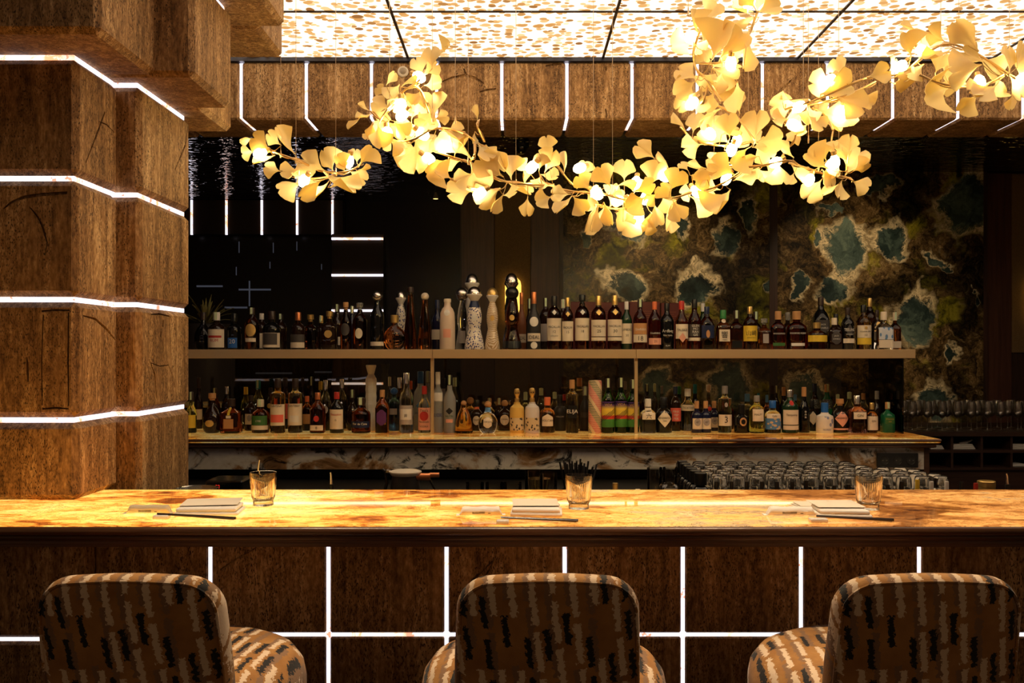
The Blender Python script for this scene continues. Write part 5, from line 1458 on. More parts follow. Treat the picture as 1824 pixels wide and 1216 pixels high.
lo(780, 662, 19, 'vodka', 'frost', 'white', [('r', .52, .66, 'white', 66)], [('BELVEDERE', .29, .055, 'blueink')], row=0, desc='tall frosted vodka bottle right of the bronze post')
lo(790, 673, 16, 'vodka', 'frost', 'black', row=2, desc='frosted bottle with dark cap between the two tall frosted vodkas')
lo(801, 668, 22, 'tall', 'frost', 'black', [('d', .38, .06, 'ink', 1.1), ('r', .18, .24, 'pinkc', 35)], [('NUTRI', .29, .035, 'dgreen')], row=0, desc='frosted bottle with green and pink print and a bird', strip=True)
lo(810, 672, 16, 'tall', 'mint', 'lightgreen', row=2, desc='pale green bottle behind the bird print vodka')
lo(826, 713, 33, 'bell', 'gold', 'cork', row=0, capkind='ball', desc='golden bell shaped tequila bottle with cork ball')
lo(838, 707, 20, 'squat', 'gold', 'cork', row=2, capkind='ball', desc='golden bottle with cork ball and strip behind the bell shaped one')
lo(849, 712, 25, 'squat', 'dark', 'black', [('o', .34, .15, 'cream', .8), ('r', .70, .79, 'orange', 80)], [('Don Julio', .36, .05, 'ink')], row=1, desc='dark tequila bottle with orange neck band and cream label')
lo(869, 714, 35, 'round', 'clear', 'cork', [('h', .34, .17, 'cream', .8), ('r', .66, .80, 'skyblue', 80)], [('Don Julio', .36, .07, 'ink')], row=0, capkind='ball', desc='round clear tequila bottle with cream label and cork ball')
lo(872, 709, 18, 'squat', 'clear', 'cork', row=2, desc='cork topped bottle behind the round clear tequila', strip=True)
lo(899, 712, 27, 'squat', 'dark', 'cork', [('o', .36, .17, 'cream', .9)], [('Don Julio', .38, .05, 'ink')], row=1, capkind='ball', desc='dark tequila bottle with round cream label left of the yellow jar')
lo(889, 709, 16, 'squat', 'dark', 'cork', row=2, desc='dark bottle with green strip behind the round cream label', strip=True)
lo(921, 691, 26, 'jar', 'yellow', 'gold', [('r', .06, .34, 'skulljar', 70)], row=0, capkind='skull', desc='yellow ceramic jar with a gold skull stopper')
lo(936, 698, 18, 'squat', 'mint', 'lightgreen', row=2, desc='clear bottle with green strip between the two skull jars', strip=True)
lo(948, 690, 26, 'jar', 'silver', 'gold', [('r', .06, .34, 'skulljar', 70)], row=0, capkind='skull', desc='silver white ceramic jar with a skull stopper')
lo(964, 691, 18, 'tall', 'mint', 'lightgreen', row=2, desc='pale bottle with long tax strip right of the silver skull jar', strip=True)
lo(975, 707, 27, 'apoth', 'lightamber', 'orange', [('u', .36, .17, 'cream', 1.0)], [('VOLCAN', .35, .06, 'ink')], row=0, desc='pink amber bottle with house shaped white label and orange cap')
lo(988, 698, 18, 'tall', 'clear', 'lightgreen', row=2, desc='bottle with green strip behind the house shaped label', strip=True)
lo(997, 703, 22, 'apoth', 'matt', 'black', [], [('VOLCAN', .40, .04, 'whiteink')], row=1, desc='matt black bottle left of the tall pale yellow one')
lo(1005, 702, 14, 'tall', 'brown', 'red', row=2, desc='small bottle with red cap behind the matt black one')
lo(1019, 676, 22, 'long', 'pale', 'cork', [('r', .28, .52, 'black', 56)], [('ELIJA', .40, .09, 'whiteink')], row=0, cross=6, desc='tall square pale yellow bottle with black label')
lo(1032, 673, 22, 'long', 'pale', 'cork', row=2, cross=6, desc='second pale yellow bottle half hidden behind the first')
lo(1042, 688, 19, 'wine', 'matt', 'grey', [('r', .3, .42, 'dgrey', 60)], row=1, desc='charcoal bottle beside the patterned tube', strip=True)
# patterned tube
Yt = 5.10; c = P(1060, 0, Yt); Ht = ZC - (677 - CY) * Yt / F - ZK; Rt = 12 * Yt / F
t = thing('patterned_tube', 'tall red and green zigzag patterned tube on the back counter', 'tube', (c.x, Yt, ZK + .0004))
MB().lathe([(0, 0), (Rt * .96, 0), (Rt, .004), (Rt, Ht * .52)], 28).build('lower_sleeve', G['tube'], t)
MB().lathe([(Rt, Ht * .523), (Rt, Ht * .97), (Rt * .9, Ht), (0, Ht)], 28).build('upper_sleeve', G['tube'], t)
VT = [('VIDA', .52, .045, 'goldink')]
for k, (x, y) in enumerate(((1083, 674), (1106, 673), (1127, 676))):
    lo(x, y, 23, 'tall', 'green', 'dark', [('r', .11, .58, 'valley', 80)], VT, row=0, strip=True, desc=('green bottle with purple and yellow label next to the patterned tube', 'middle green bottle with purple and yellow label', 'green bottle with purple and yellow label behind the right post')[k])
lo(1113, 679, 16, 'tall', 'clear', 'grey', row=2, desc='clear bottle neck between the green bottles')
lo(1154, 710, 28, 'apoth', 'clear', 'white', [('r', .42, .74, 'cream', 40), ('r', .40, .60, 'cream', 66)], [('六', .50, .16, 'ink')], row=0, cross=4, desc='clear faceted gin bottle with black brushed character')
lo(1152, 684, 18, 'tall', 'dark', 'black', row=2, desc='black capped bottle behind the brushed character gin', strip=True)
lo(1166, 683, 12, 'tall', 'clear', 'lightgreen', row=2, desc='clear bottle with long tax strip left of the white diamond label', strip=True)
lo(1179, 687, 12, 'tall', 'clear', 'grey', row=2, desc='grey capped clear bottle behind the white diamond label')
lo(1182, 707, 30, 'apoth', 'black', 'black', [('d', .40, .24, 'cream', .92)], [("HENDRICK'S", .42, .055, 'ink'), ('GIN', .34, .04, 'ink')], row=0, desc='black apothecary gin bottle with white diamond label')
lo(1203, 688, 20, 'whisky', 'dark', 'navy', [('r', .22, .52, 'coral', 66)], [('PINK', .44, .05, 'whiteink'), ('PEP', .36, .05, 'whiteink'), ('PER', .28, .05, 'whiteink')], row=1, desc='dark bottle with coral label and navy cap')
lo(1210, 688, 14, 'tall', 'green', 'green', row=2, desc='bottle with bright green cap behind the coral label')
lo(1225, 692, 26, 'tall', 'clear', 'white', [('r', .48, .62, 'cream', 72)], [('THE BOTANIST', .55, .05, 'ink')], row=1, desc='clear bottle with white cap and cream shoulder band')
lo(1238, 684, 16, 'wine', 'black', 'teal', row=2, desc='black bottle with teal capsule behind the small dark gins')
MK = [('o', .34, .12, 'lgrey', .9)]
for k, (x, rw) in enumerate(((1241, 0), (1257, 0), (1272, 1))):
    lo(x, 714, 20 if k < 2 else 17, 'apoth', 'navy', 'cork', [('r', .12, .46, 'cream', 56)] + MK, [('47', .34, .07, 'ink')], row=rw, desc=('small dark gin bottle with framed label, leftmost of three', 'middle small dark gin bottle with framed label', 'small dark gin bottle with framed label beside the green glass gin')[k])
lo(1262, 685, 22, 'round', 'clear', 'cream', [('o', .46, .05, 'redink', 1)], row=2, capkind='cork', desc='round clear bottle with red seal behind the small dark gins')
lo(1291, 687, 24, 'long', 'mint', 'grey', [('r', .15, .39, 'cream', 72), ('o', .60, .05, 'lgrey', .7)], [('3', .28, .13, 'ink'), ('No', .36, .03, 'ink')], row=0, desc='pale green glass gin bottle with label reading 3 and a key')
lo(1300, 709, 14, 'squat', 'red', 'lightgreen', row=2, desc='small red bottle behind the key gin')
lo(1321, 720, 27, 'jar', 'black', 'black', [('o', .40, .15, 'cork', .85), ('o', .40, .09, 'black', .85)], row=0, desc='short black jar shaped bottle with round copper emblem')
lo(1331, 701, 22, 'squat', 'mint', 'skyblue', row=2, desc='pale bottle with blue capped top behind the black jar')
lo(1348, 704, 27, 'whisky', 'lime', 'grey', [('r', .32, .64, 'cream', 46)], [('MALFY', .50, .05, 'ink')], row=0, desc='yellow green gin bottle with square white label')
lo(1366, 703, 14, 'squat', 'pink', 'skyblue', row=2, desc='pink bottle with blue rim behind the white square label')
lo(1351, 700, 12, 'squat', 'clear', 'teal', row=2, desc='clear bottle with teal cap behind the yellow green gin')
lo(1376, 713, 29, 'apoth', 'clear', 'blue', [('r', .12, .46, 'seaart', 74), ('r', .46, .60, 'cream', 60)], [('GIN', .53, .06, 'ink')], row=0, desc='clear gin bottle with blue sea picture label')
lo(1382, 687, 14, 'tall', 'dark', 'dark', row=2, desc='dark bottle with tax strip behind the sea picture gin', strip=True)
lo(1396, 689, 16, 'wine', 'dark', 'cork', row=2, desc='dark bottle with tan capsule left of the red sealed gin')
lo(1407, 694, 29, 'whisky', 'dgreen', 'silver', [('r', .20, .54, 'cream', 68), ('r', .08, .18, 'cream', 68), ('o', .70, .055, 'redink', .9)], [('Tanqueray', .42, .06, 'ink')], row=0, desc='dark green gin bottle with cream label and red wax seal')
lo(1416, 702, 14, 'tall', 'blue', 'skyblue', row=2, desc='slim bottle with light blue cap behind the red sealed gin')
lo(1432, 689, 20, 'wine', 'black', 'cork', [], [('季', .46, .045, 'whiteink'), ('の', .40, .04, 'whiteink'), ('美', .34, .045, 'whiteink')], row=0, desc='tall black bottle with tan capsule')
lo(1446, 712, 18, 'apoth', 'black', 'black', [('d', .42, .22, 'cream', .9)], row=1, desc='black bottle with white diamond label left of the white map bottle')
lo(1451, 683, 18, 'tall', 'dark', 'navy', [('r', .45, .66, 'zigzag', 80)], row=2, desc='dark bottle with etched zigzag glass')
lo(1473, 684, 20, 'tall', 'emerald', 'cork', [('r', .45, .66, 'zigzag', 80)], row=2, desc='green bottle with etched zigzag glass', strip=True)
lo(1469, 717, 30, 'jar', 'white', 'blue', [('r', .18, .56, 'mapblue', 74)], [('NORDES', .12, .05, 'blueink')], row=0, desc='white bottle printed with a blue world map')
lo(1492, 702, 16, 'tall', 'mint', 'lightgreen', row=2, desc='bottle with green strip behind the pink diamond label', strip=True)
lo(1496, 710, 29, 'apoth', 'black', 'cork', [('d', .42, .24, 'pinkc', .95), ('r', .09, .14, 'pinkc', 70)], [("HENDRICK'S", .44, .05, 'ink')], row=0, capkind='cork', desc='black apothecary gin bottle with salmon diamond label')
lo(1513, 698, 18, 'tall', 'mint', 'lightgreen', row=2, desc='pale bottle with tax strip left of the pink gin', strip=True)
lo(1527, 704, 30, 'apoth', 'pink', 'silver', [('r', .38, .56, 'cream', 60)], [('GIN', .47, .07, 'ink')], row=0, cross=5, desc='square pink gin bottle with white label and ribbed glass')
lo(1538, 700, 18, 'tall', 'clear', 'cork', row=2, desc='cork capped bottle behind the pink gin')
lo(1553, 717, 20, 'squat', 'lightamber', 'gold', [('r', .10, .56, 'cream', 66)], [('GIN', .40, .06, 'ink')], row=0, desc='small bottle with pale yellow label right of the pink gin')
lo(1562, 696, 18, 'wine', 'dark', 'grey', row=1, desc='dark bottle with wide grey cap near the end glass')
lo(1581, 716, 22, 'squat', 'emerald', 'cork', [('r', .30, .52, 'dgreen', 60)], [('FYNOCH', .45, .045, 'goldink'), ('GIN', .37, .04, 'goldink')], row=0, cross=5, desc='small emerald green bottle, last on the counter', strip=True)

# ------------------------------------------------------------------ things on the bar
def Ybar(py): return (ZC - ZB) * F / (py - CY)
# ribbed tumblers
def tumbler_mesh():
    h, r0, r1 = .094, .0285, .0375
    out_, inn = [], []
    for k in range(9):
        u = k / 8
        r = r0 + (r1 - r0) * (u ** .8) - .0035 * math.sin(math.pi * min(1, u * 4)) * (u < .25)
        out_.append((r, .002 + (h - .002) * u, 2, .06 < u < .93))
    for k in range(8, 1, -1):
        u = k / 8
        r = r0 + (r1 - r0) * (u ** .8) - .0028
        inn.append((r, .002 + (h - .002) * u, 2, False))
    mb = MB(); mb.lathe([(0, 0), (r0 - .003, 0)] + out_ + inn + [(r0 - .008, .020), (0, .018)], 80, ribs=.0009)
    me = mb.mesh('glass_wall', 50); me.materials.append(RGLASS)
    return me
TM = tumbler_mesh()
for (px, py, lab) in ((469, 900, 'ribbed glass tumbler on the bar, nearest the pillar'), (1031, 906, 'ribbed glass tumbler in the middle of the bar'), (1547, 907, 'ribbed glass tumbler behind the right napkins')):
    Y = Ybar(py); c = P(px, 0, Y)
    o = link('tumbler', TM, None, None, (c.x, Y, ZB + .0003)); tag(o, lab, 'glass', 'ribbed tumblers on the bar')

CLOTH = mat('white_cloth', (.80, .76, .70), .8)
ENV = mat('paper_sleeve', (.78, .70, .58), .75)
def napkin_set(x0, x1, yf, rz, lab, sheets):
    Y = Ybar(yf); c = P((x0 + x1) / 2, 0, Y); w = (x1 - x0) / 2 * Y / F
    t = thing('napkin', lab, 'napkin', (c.x, Y + .05, ZB + .0003), 'folded napkins on the bar', rz)
    # folded cloth: soft rounded stack with a folded front roll
    for k in range(2):
        me = bevel_box(-w + .004 * k, w - .006 * k, -.055 + .003 * k, .06, .0006 + k * .0112, .0115 + k * .0112, .0052, 4)
        for v_ in me.vertices:
            v_.co.z += .0012 * math.sin(v_.co.x * 55 + k) * (1 if v_.co.z > .004 else 0)
        link('cloth_fold', me, CLOTH, t)
    sheets = 4.2
    me = bevel_box(-w * .93, w * .88, -.02, .10, sheets * .0055 + .0016, sheets * .0055 + .0032, .0006, 1)
    s = link('paper_sleeve', me, ENV, t)
    s.rotation_euler = (0, 0, .06)
    mb = MB(); q = [(.004 * math.cos(a), .004 * math.sin(a)) for a in [2 * math.pi * k / 10 for k in range(10)]]
    mb.add([(x - .01, .078 + y, sheets * .0055 + .0036) for x, y in q], [tuple(range(10))])
    mb.build('printed_crest', C['goldink'], s, smooth=0)
napkin_set(308, 420, 920, .10, 'folded white napkin with a paper sleeve beside the pillar', 4)
napkin_set(910, 1003, 921, -.04, 'folded white napkin with a paper sleeve in the middle of the bar', 4)
napkin_set(1462, 1556, 924, -.08, 'folded white napkin with a paper sleeve at the right end', 4)
# extra fanned sleeves of the right setting
Y = Ybar(905); c = P(1470, 0, Y)
t = thing('paper_menu', 'fanned cream paper sleeves tucked beside the right napkin', 'paper', (c.x, Y, ZB + .0003))
for k in range(3):
    me = bevel_box(-.06, .06, -.035, .05, .001 + k * .003, .0026 + k * .003, .0006)
    s = link('sleeve', me, ENV, t, (.004 * k - .02, .02, 0)); s.rotation_euler = (0, 0, .22 - .12 * k)

def towel_packet(x0, x1, yf, rz, lab, m_):
    Y = Ybar(yf); c = P((x0 + x1) / 2, 0, Y); L = (x1 - x0) / 2 * Y / F
    t = thing('towel_packet', lab, 'packet', (c.x, Y, ZB + .0004), 'wrapped wet towels on the bar', rz)
    vs, fs = [], []
    n, m2 = 17, 14
    for i in range(n):
        u = -1 + 2 * i / (n - 1)
        e = min(1, (1 - abs(u)) / .16)
        bod = (math.sin(math.pi / 2 * min(1, (1 - abs(u)) / .30)) ** .6) if abs(u) < .999 else 0
        hy = .017 * (bod if abs(u) < .84 else .55 + .45 * (abs(u) - .84) / .16) * (1.0)
        hz = .0105 * (bod if abs(u) < .84 else .04) + .0006
        for k in range(m2):
            a = 2 * math.pi * k / m2
            wr = 1 + .07 * math.sin(5 * a + 9 * u)
            vs.append((u * L, hy * math.cos(a) * wr, hz + hz * math.sin(a) * (wr if math.sin(a) > 0 else 1) + .0002))
    for i in range(n - 1):
        for k in range(m2):
            a, b_ = i * m2 + k, i * m2 + (k + 1) % m2
            fs.append((a, a + m2, b_ + m2, b_))
    fs.append(tuple(range(m2))); fs.append(tuple(reversed(range((n - 1) * m2, n * m2))))
    mb = MB(); mb.add(vs, fs); mb.build('wrapper', m_, t, smooth=60)
    for k, (x_, w_) in enumerate(((-.25, .10), (.0, .16), (.34, .05))):
        mb = MB()
        for j in range(2 if k < 2 else 1):
            mb.add([(L * (x_ - w_), -.0172, .006 + j * .003), (L * (x_ + w_), -.0172, .006 + j * .003), (L * (x_ + w_), -.0170, .0075 + j * .003), (L * (x_ - w_), -.0170, .0075 + j * .003)], [(0, 1, 2, 3)])
        mb.build('printed_line', C['ink'], t, smooth=0)
SHEER = mat('sheer_wrapper', (.86, .74, .52), .35, 0, .45, 1.2)
towel_packet(222, 310, 914, .03, 'sheer wrapped wet towel beside the pillar napkin', SHEER)
towel_packet(813, 900, 917, .04, 'white wrapped wet towel left of the middle napkin', CLOTH)
towel_packet(1359, 1458, 917, -.03, 'white wrapped wet towel left of the right napkin', CLOTH)

LAC = mat('chopstick_lacquer', (.022, .012, .010), .25)
RESTM = mat('rest_porcelain', (.80, .75, .68), .25)
for (xr0, xr1, yr, xc0, xc1, yc0, yc1, lab) in ((272, 300, 925, 280, 420, 922.5, 926, 'pillar end'), (884, 907, 934, 892, 1030, 929, 930, 'middle'), (1443, 1475, 931, 1454, 1592, 926.5, 929, 'right')):
    Y = Ybar(yr); a, c_ = P(xr0, 0, Y), P(xr1, 0, Y)
    t = thing('chopstick_rest', {'pillar end': 'small white chopstick rest nearest the pillar', 'middle': 'small white chopstick rest before the middle napkin', 'right': 'small white chopstick rest before the right napkin'}[lab], 'chopstick rest', ((a.x + c_.x) / 2, Y + .008, ZB + .0003), 'chopstick rests on the bar')
    hw = (c_.x - a.x) / 2
    link('body', bevel_box(-hw, hw, -.012, .012, 0, .0105, .003, 3), RESTM, t)
    for q in range(2):
        Y0 = Ybar(yc0) - .010 * q - .002; Y1 = Ybar(yc1) - .006 * q
        p0, p1 = P(xc0, 0, Y0), P(xc1 - 3 * q, 0, Y1)
        mb = MB(); p0v = Vector((p0.x, p0.y, ZB + .0128)); p1v = Vector((p1.x, p1.y, ZB + .0050))
        mb.tube([p0v - p0v, p1v - p0v], [.0019, .0036], 8)
        o = mb.build('chopstick', LAC, None, tuple(p0v))
        tag(o, ('rear ' if q == 0 else 'front ') + {'pillar end': 'black lacquered chopstick in the pair by the pillar', 'middle': 'black lacquered chopstick in the middle pair', 'right': 'black lacquered chopstick in the right pair'}[lab], 'chopstick', 'chopsticks of the ' + lab + ' setting')

# ------------------------------------------------------------------ behind the bar
t = thing('service_station', 'black steel service ledge behind the bar counter', 'counter', (0, 3.5, 0))
world_child(bevel_box(-1.15, 3.2, 3.30, 3.72, .93, .955, .003), 'ledge_top', mat('bench_black', (.012, .011, .010), .35), t)
mb = MB(); mb.box(-1.15, 3.2, 3.36, 3.70, 0, .9295); world_child(mb.mesh('ledge_body', 0), 'ledge_body', BLACK, t)
t = thing('speed_rail', 'steel bottle rail fixed behind the bar counter', 'rail', (0, 3.16, .8))
mb = MB(); mb.box(-1.1, 3.2, 3.06, 3.28, .792, .80); world_child(mb.mesh('tray', 0), 'tray', STEEL, t)
mb = MB(); mb.box(-1.1, 3.2, 3.272, 3.28, .80, .88); world_child(mb.mesh('front_lip', 0), 'front_lip', STEEL, t)
ZL = .9553
K['rail'] = ([(0, 0), (.93, 0), (1, .02), (1, .60), (.9, .68), (.62, .76), (.45, .82), (.42, .90)], .91, .30)
for k, px in enumerate((1276, 1303, 1330, 1357, 1384, 1411, 1436)):
    bottle(px, 857 if k < 6 else 855, 24.4, 'rail', 'brown', 'black', Y=3.165, zbase=.8003, group='bottles in the speed rail',
           desc=('leftmost', 'second', 'third', 'fourth', 'fifth', 'sixth', 'seventh')[k] + ' black capped rail bottle, counted from the dropper bottles')
K['rail2'] = (K['rail'][0], .91, .34)
for (px, yt, gl, cp, ds) in ((1462, 863, 'dark', 'black', 'low black rail cap left of the right tumbler, first of three'), (1486, 864, 'dark', 'black', 'low black rail cap left of the right tumbler, second of three'), (1511, 862, 'dark', 'black', 'low black rail cap left of the right tumbler, third of three'),
                         (1581, 863, 'dark', 'black', 'low black rail cap just right of the right tumbler'), (1606, 857, 'dark', 'black', 'tall black rail cap left of the yellow one'), (1634, 854, 'yellow', 'yellow', 'rail bottle with yellow cap'),
                         (1659, 857, 'white', 'white', 'rail bottle with white cap between yellow and green'), (1686, 857, 'green', 'white', 'green rail bottle with white cap'), (1713, 858, 'dark', 'black', 'black rail cap right of the green bottle'), (1738, 860, 'white', 'red', 'rail bottle with bright red cap')):
    bottle(px, yt, 22.5, 'rail2', gl, cp, Y=3.165, zbase=.8003, group='bottles in the speed rail', desc=ds)
for (px, yt, cp, ds) in ((1096, 860, 'gold', 'rail bottle with gold cap right of the middle tumbler'), (1136, 871, 'cream', 'rail bottle with low cream cap near the gold one')):
    bottle(px, yt, 30, 'rail2', 'dark', cp, Y=3.165, zbase=.8003, group='bottles in the speed rail', desc=ds)
# pourer bottles
def pourer(px, ytip, ycap, ds, lean):
    Y = 3.165; b_ = bottle(px, ycap, 26, 'rail2', 'dark', 'black', Y=Y, zbase=.8003, group='bottles in the speed rail', desc=ds)
    H = ZC - (ycap - CY) * Y / F - .8003; Ht = ZC - (ytip - CY) * Y / F - .8003
    mb = MB(); mb.tube([(0, 0, H - .004), (lean * .3, 0, H + (Ht - H) * .35), (lean * .4, 0, H + (Ht - H) * .7), (lean, 0, Ht)], [.0055, .0040, .0033, .0028], 8)
    mb.build('pour_spout', STEEL, b_)
pourer(459, 819, 868, 'rail bottle with steel pourer rising behind the left tumbler', .006)
pourer(590, 841, 862, 'rail bottle with steel pourer between tumbler and kettle', -.002)
pourer(1795, 843, 862, 'rail bottle with steel pourer at the right end', -.004)
# gold tin
c = P(1757, 856, 3.4); h = ZC - (856 - CY) * 3.4 / F - ZL
t = thing('gold_tin', 'small gold tin behind the red capped rail bottle', 'tin', (c.x, 3.4, ZL))
MB().lathe([(0, 0), (.029, 0), (.030, .003), (.030, h - .02)], 24).build('body', C['gold'], t)
MB().lathe([(.031, h - .0195), (.031, h - .002), (.029, h), (0, h)], 24).build('lid', C['gold'], t)
# clock display device
c = P(392, 865, 3.5)
t = thing('digital_display', 'black appliance with red digits behind the left end of the bar', 'appliance', (c.x, 3.5, ZL))
link('housing', bevel_box(-.045, .09, -.03, .12, 0, .115, .006), GBLACK, t)
v2, f2, asp = text_geo('90')
mb = MB(); mb.add([(x * .012, -.0306, .093 + z * .014) for x, z in v2], f2); mb.build('red_digits', mat('red_led', (.5, 0, 0), .5, emit=(1, .03, .02), es=.8), t, smooth=0)
# round tray left
c = P(352, 866, 3.35)
t = thing('steel_tray', 'round steel tray edge behind the bar beside the pillar', 'tray', (c.x - .02, 3.40, ZL))
MB().lathe([(0, 0), (.07, 0), (.075, .004), (.075, .095), (.078, .099), (.072, .099), (.070, .095), (.070, .006), (0, .006)], 32).build('bowl', STEEL, t)
# kettle
c = P(722, 0, 3.42); h = ZC - (846 - CY) * 3.42 / F - ZL
t = thing('gooseneck_kettle', 'black kettle with steel lid and copper handle behind the bar', 'kettle', (c.x, 3.42, ZL))
MB().lathe([(0, 0), (.060, 0), (.064, .006), (.052, h * .75), (.046, h), (0, h)], 28).build('body', mat('kettle_black', (.015, .013, .012), .35), t)
lid = MB().lathe([(.050, h), (.058, h + .010), (.058, h + .014), (.045, h + .018), (0, h + .020)], 28).build('lid', mat('kettle_lid', (.85, .78, .66), .35, .3), t)
MB().lathe([(0, 0), (.010, .004), (.010, .012), (0, .016)], 12).build('lid_knob', STEEL, lid, (-.062, 0, h + .006))
mb = MB(); mb.tube([(-.05, 0, .03), (-.078, 0, h * .5), (-.066, 0, h * .8), (-.070, 0, h + .012), (-.082, 0, h + .022)], [.010, .008, .006, .005, .005], 10); mb.build('spout', mat('kettle_black', (.015, .013, .012), .35), t)
mb = MB(); mb.tube([(.040, -.01, h - .004), (.090, -.01, h - .004)], .013, 16); hd = mb.build('handle', C['copper'], t)
mb = MB(); mb.tube([(.088, -.01, h + .002), (.122, -.01, h + .002)], .0085, 14); mb.build('handle_tip', C['copper'], hd)
mb = MB(); mb.tube([(.085, -.01, h - .008), (.108, 0, h * .6), (.100, 0, .02)], .004, 8); mb.build('handle_strut', mat('kettle_black', (.015, .013, .012), .35), t)

# simple straight glasses
def straight_glass(r, h, name='glass_wall', taper=1.06):
    mb = MB(); mb.lathe([(0, 0), (r * .94, 0), (r, .004), (r * taper, h), (r * taper - .002, h), (r - .0025, .010), (0, .009)], 24)
    me = mb.mesh(name); me.materials.append(TGLASS); return me
sg = {}
for (px, yt, w, Y, ds, gp) in ((846, 859, 33, 3.45, 'short clear glass behind the bar right of the kettle', 'short clear glasses'), (881, 859, 33, 3.45, 'short clear glass, second from the kettle', 'short clear glasses'), (913, 859, 33, 3.45, 'short clear glass left of the mixing glasses', 'short clear glasses'),
                           (951, 837, 33, 3.42, 'tall clear mixing glass, left of the pair', 'mixing glasses'), (977, 841, 31, 3.36, 'tall clear mixing glass next to the black straws', 'mixing glasses'),
                           (1166, 832, 27, 3.62, 'tall thin glass behind the bar, left of the dark pair', 'tall glasses behind the bar'), (1194, 832, 27, 3.62, 'tall thin glass behind the labelled jar', 'tall glasses behind the bar')):
    h = ZC - (yt - CY) * Y / F - ZL
    o = link('clear_glass', straight_glass(w / 2 * Y / F / 1.06, h), None, None, (P(px, 0, Y).x, Y, ZL)); tag(o, ds, 'glass', gp)
# golden candle jar in the mixing glasses
c = P(960, 0, 3.56)
t = thing('gold_dish', 'shallow gold rimmed dish behind the mixing glasses', 'dish', (c.x, 3.56, ZL))
MB().lathe([(0, 0), (.025, 0), (.030, .05), (.042, .11), (.043, .112), (.040, .112), (.028, .06), (0, .055)], 28).build('bowl', mat('dish_gold', (.85, .65, .3), .2, 1), t)
# straws in a cup
c = P(1027, 0, 3.5)
t = thing('straw_cup', 'black cup full of straws behind the middle tumbler', 'cup', (c.x, 3.5, ZL))
MB().lathe([(0, 0), (.050, 0), (.056, .08), (.053, .08), (.047, .006), (0, .006)], 24).build('cup_wall', BLACK, t)
STR = mat('straw_black', (.012, .011, .010), .5)
tops = [(997, 822), (1004, 819), (1010, 826), (1014, 817), (1019, 821), (1024, 824), (1031, 827), (1036, 823), (1041, 825), (1048, 821), (1056, 831), (1063, 827), (1007, 823), (1027, 821), (1016, 825), (1038, 829), (1044, 831), (1034, 817)]
for k, (x, y) in enumerate(tops):
    T = P(x, y, 3.5 + .03 * math.sin(k * 2.4)); B = Vector((c.x + (T.x - c.x) * .45, 3.5 + .025 * math.cos(k * 1.9), ZL + .012))
    mb = MB(); mb.tube([(0, 0, 0), tuple(T - B)], .0036, 8)
    o = mb.build('drinking_straw', STR, None, tuple(B)); tag(o, 'black drinking straw standing in the cup behind the middle tumbler', 'straw', 'black straws in the cup')
# labelled jar
c = P(1192, 859, 3.3)
h = ZC - (859 - CY) * 3.40 / F - ZL
t = thing('labelled_jar', 'clear square jar with a white label before the dropper bottles', 'jar', (P(1192, 0, 3.4).x, 3.40, ZL))
MB().lathe([(0, 0, 6), (.030, 0, 6), (.033, .004, 6), (.033, h - .014, 6), (.029, h - .004, 2), (.030, h, 2), (.027, h, 2), (.027, h - .01, 2)], 28).build('glass_wall', TGLASS, t)
MB().box(-.024, .024, -.0345, -.0338, h - .055, h - .016).build('label', C['cream'], t, smooth=0)
# dropper bottles in a receding row
K['dropper'] = ([(0, 0), (.92, 0), (1, .02), (1, .50), (.92, .60), (.66, .68), (.40, .72), (.38, .78)], .74, .62)
for k in range(6):
    u = k / 5
    Y = 3.34 + .30 * u
    px = 1248 - 33 * u ** .8; yt = 841 - 21 * u
    bottle(px, yt, (36, 34, 32, 31, 30, 29)[k], 'dropper', 'black', 'black', Y=Y, zbase=ZL, group='dropper bottles behind the bar',
           desc=('black dropper bottle nearest the bar', 'second black dropper bottle of the receding row', 'third black dropper bottle of the receding row', 'fourth black dropper bottle of the receding row', 'fifth black dropper bottle of the receding row', 'farthest black dropper bottle of the receding row')[k])

# upturned tumblers on the bench (rows receding towards the marble)
def upturned():
    h, r = .098, .036
    pr = [(r + .003, 0, 2, False), (r + .003, .004, 2, False), (r, .012, 2, True), (r * .92, h * .5, 2, True), (r * .86, h * .88, 2, True), (r * .80, h * .97, 2, False), (r * .70, h, 2, False), (r * .55, h - .003, 2, False), (0, h - .004)]
    mb = MB(); mb.lathe(pr, 36, ribs=.0007); me = mb.mesh('glass_wall', 55); me.materials.append(UGLASS); return me
UP = upturned()
cnt = 0
for j in range(8):
    Y = 4.16 + .079 * j
    n0, n1 = P(1282 - 5 * j, 0, 4.16).x, P(1650 - 3 * j, 0, 4.16).x
    i = 0
    x = n0 + (.02 if j % 2 else 0)
    while x < n1 + (.10 if j < 5 else -.10):
        if x + .04 < 2.0:
            o = link('upturned_tumbler', UP, None, None, (x, Y, .9007))
            tag(o, 'upturned ribbed glass tumbler in the ' + ('front', 'second', 'third', 'fourth', 'fifth', 'sixth', 'seventh', 'rearmost')[j] + ' row on the bench', 'glass', 'upturned tumblers on the bench')
        x += .080
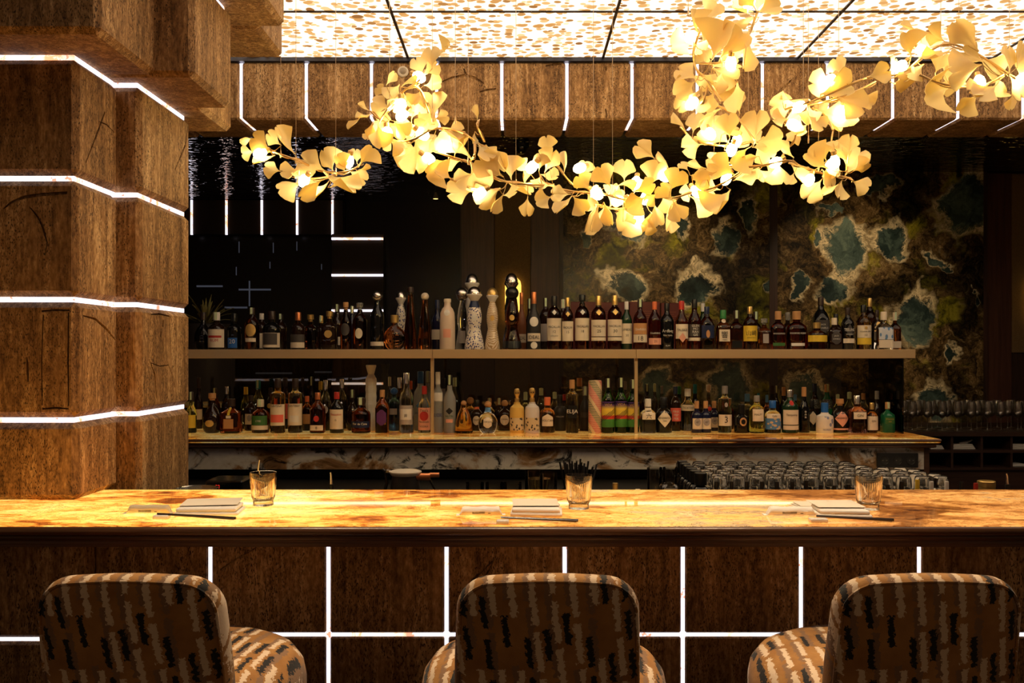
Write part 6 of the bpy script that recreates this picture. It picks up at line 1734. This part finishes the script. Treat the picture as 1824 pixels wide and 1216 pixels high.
# wine glasses on the pigeonhole cabinet
def wine_glass():
    h = .195
    pr = [(0, 0), (.030, 0), (.030, .002), (.006, .005), (.0028, .012), (.0026, .075), (.005, .083), (.018, .093), (.030, .112), (.0335, .132), (.0315, .160), (.026, h), (.0252, h), (.0305, .160), (.0325, .132), (.029, .113), (.016, .095), (0, .088)]
    mb = MB(); mb.lathe(pr, 20); me = mb.mesh('wine_glass'); me.materials.append(WGLASS); return me
WG = wine_glass()
wx = [1597, 1610, 1617, 1625, 1634, 1641, 1652, 1660, 1670, 1678, 1687, 1696, 1705, 1712, 1723, 1730, 1740, 1748, 1759, 1765, 1776, 1783, 1795, 1801, 1813, 1819]
ORD = 'first second third fourth fifth sixth seventh eighth ninth tenth eleventh twelfth thirteenth fourteenth fifteenth sixteenth seventeenth eighteenth nineteenth twentieth twenty-first twenty-second twenty-third twenty-fourth twenty-fifth twenty-sixth'.split()
rowY = [6.50, 6.62, 6.74]
for k, px in enumerate(wx):
    Y = rowY[k % 3]
    o = link('wine_glass', WG, None, None, (P(px, 0, Y).x, Y, ZT + .0004))
    tag(o, ORD[k] + ' stemmed wine glass from the left on the pigeonhole cabinet', 'wine glass', 'wine glasses on the pigeonhole cabinet')

# spiky plant in a tall planter behind the left shelf end
c = P(366, 0, 6.1)
t = thing('spiky_plant', 'spiky yucca like plant in a tall dark planter behind the left bottles', 'plant', (c.x, 6.1, 0))
MB().lathe([(0, 0), (.13, 0), (.17, 1.70), (.16, 1.72), (.15, 1.70), (0, 1.68)], 24).build('planter', mat('planter_dark', (.02, .014, .010), .5), t)
rr = random.Random(5)
LG = mat('plant_leaf', (.32, .28, .10), .4)
for k in range(30):
    az = rr.uniform(0, 2 * math.pi); el = rr.uniform(.35, 1.35); L = rr.uniform(.18, .27)
    d = Vector((math.cos(az) * math.cos(el), math.sin(az) * math.cos(el), math.sin(el)))
    sd = Vector((-math.sin(az), math.cos(az), 0))
    nn_ = d.cross(sd)
    vs = []
    for (u, w_) in ((0, .006), (.35, .009), (.75, .006), (1, .0005)):
        p = d * L * u + Vector((0, 0, -.05 * u * u))
        vs += [p - sd * w_, p + nn_ * .003, p + sd * w_, p - nn_ * .002]
    fs = []
    for i in range(3):
        for q in range(4):
            a, b_ = i * 4 + q, i * 4 + (q + 1) % 4
            fs.append((a, b_, b_ + 4, a + 4))
    mb = MB(); mb.add(vs, fs); mb.build('blade', LG, t, (0, 0, 1.70 + .03 * rr.random()))
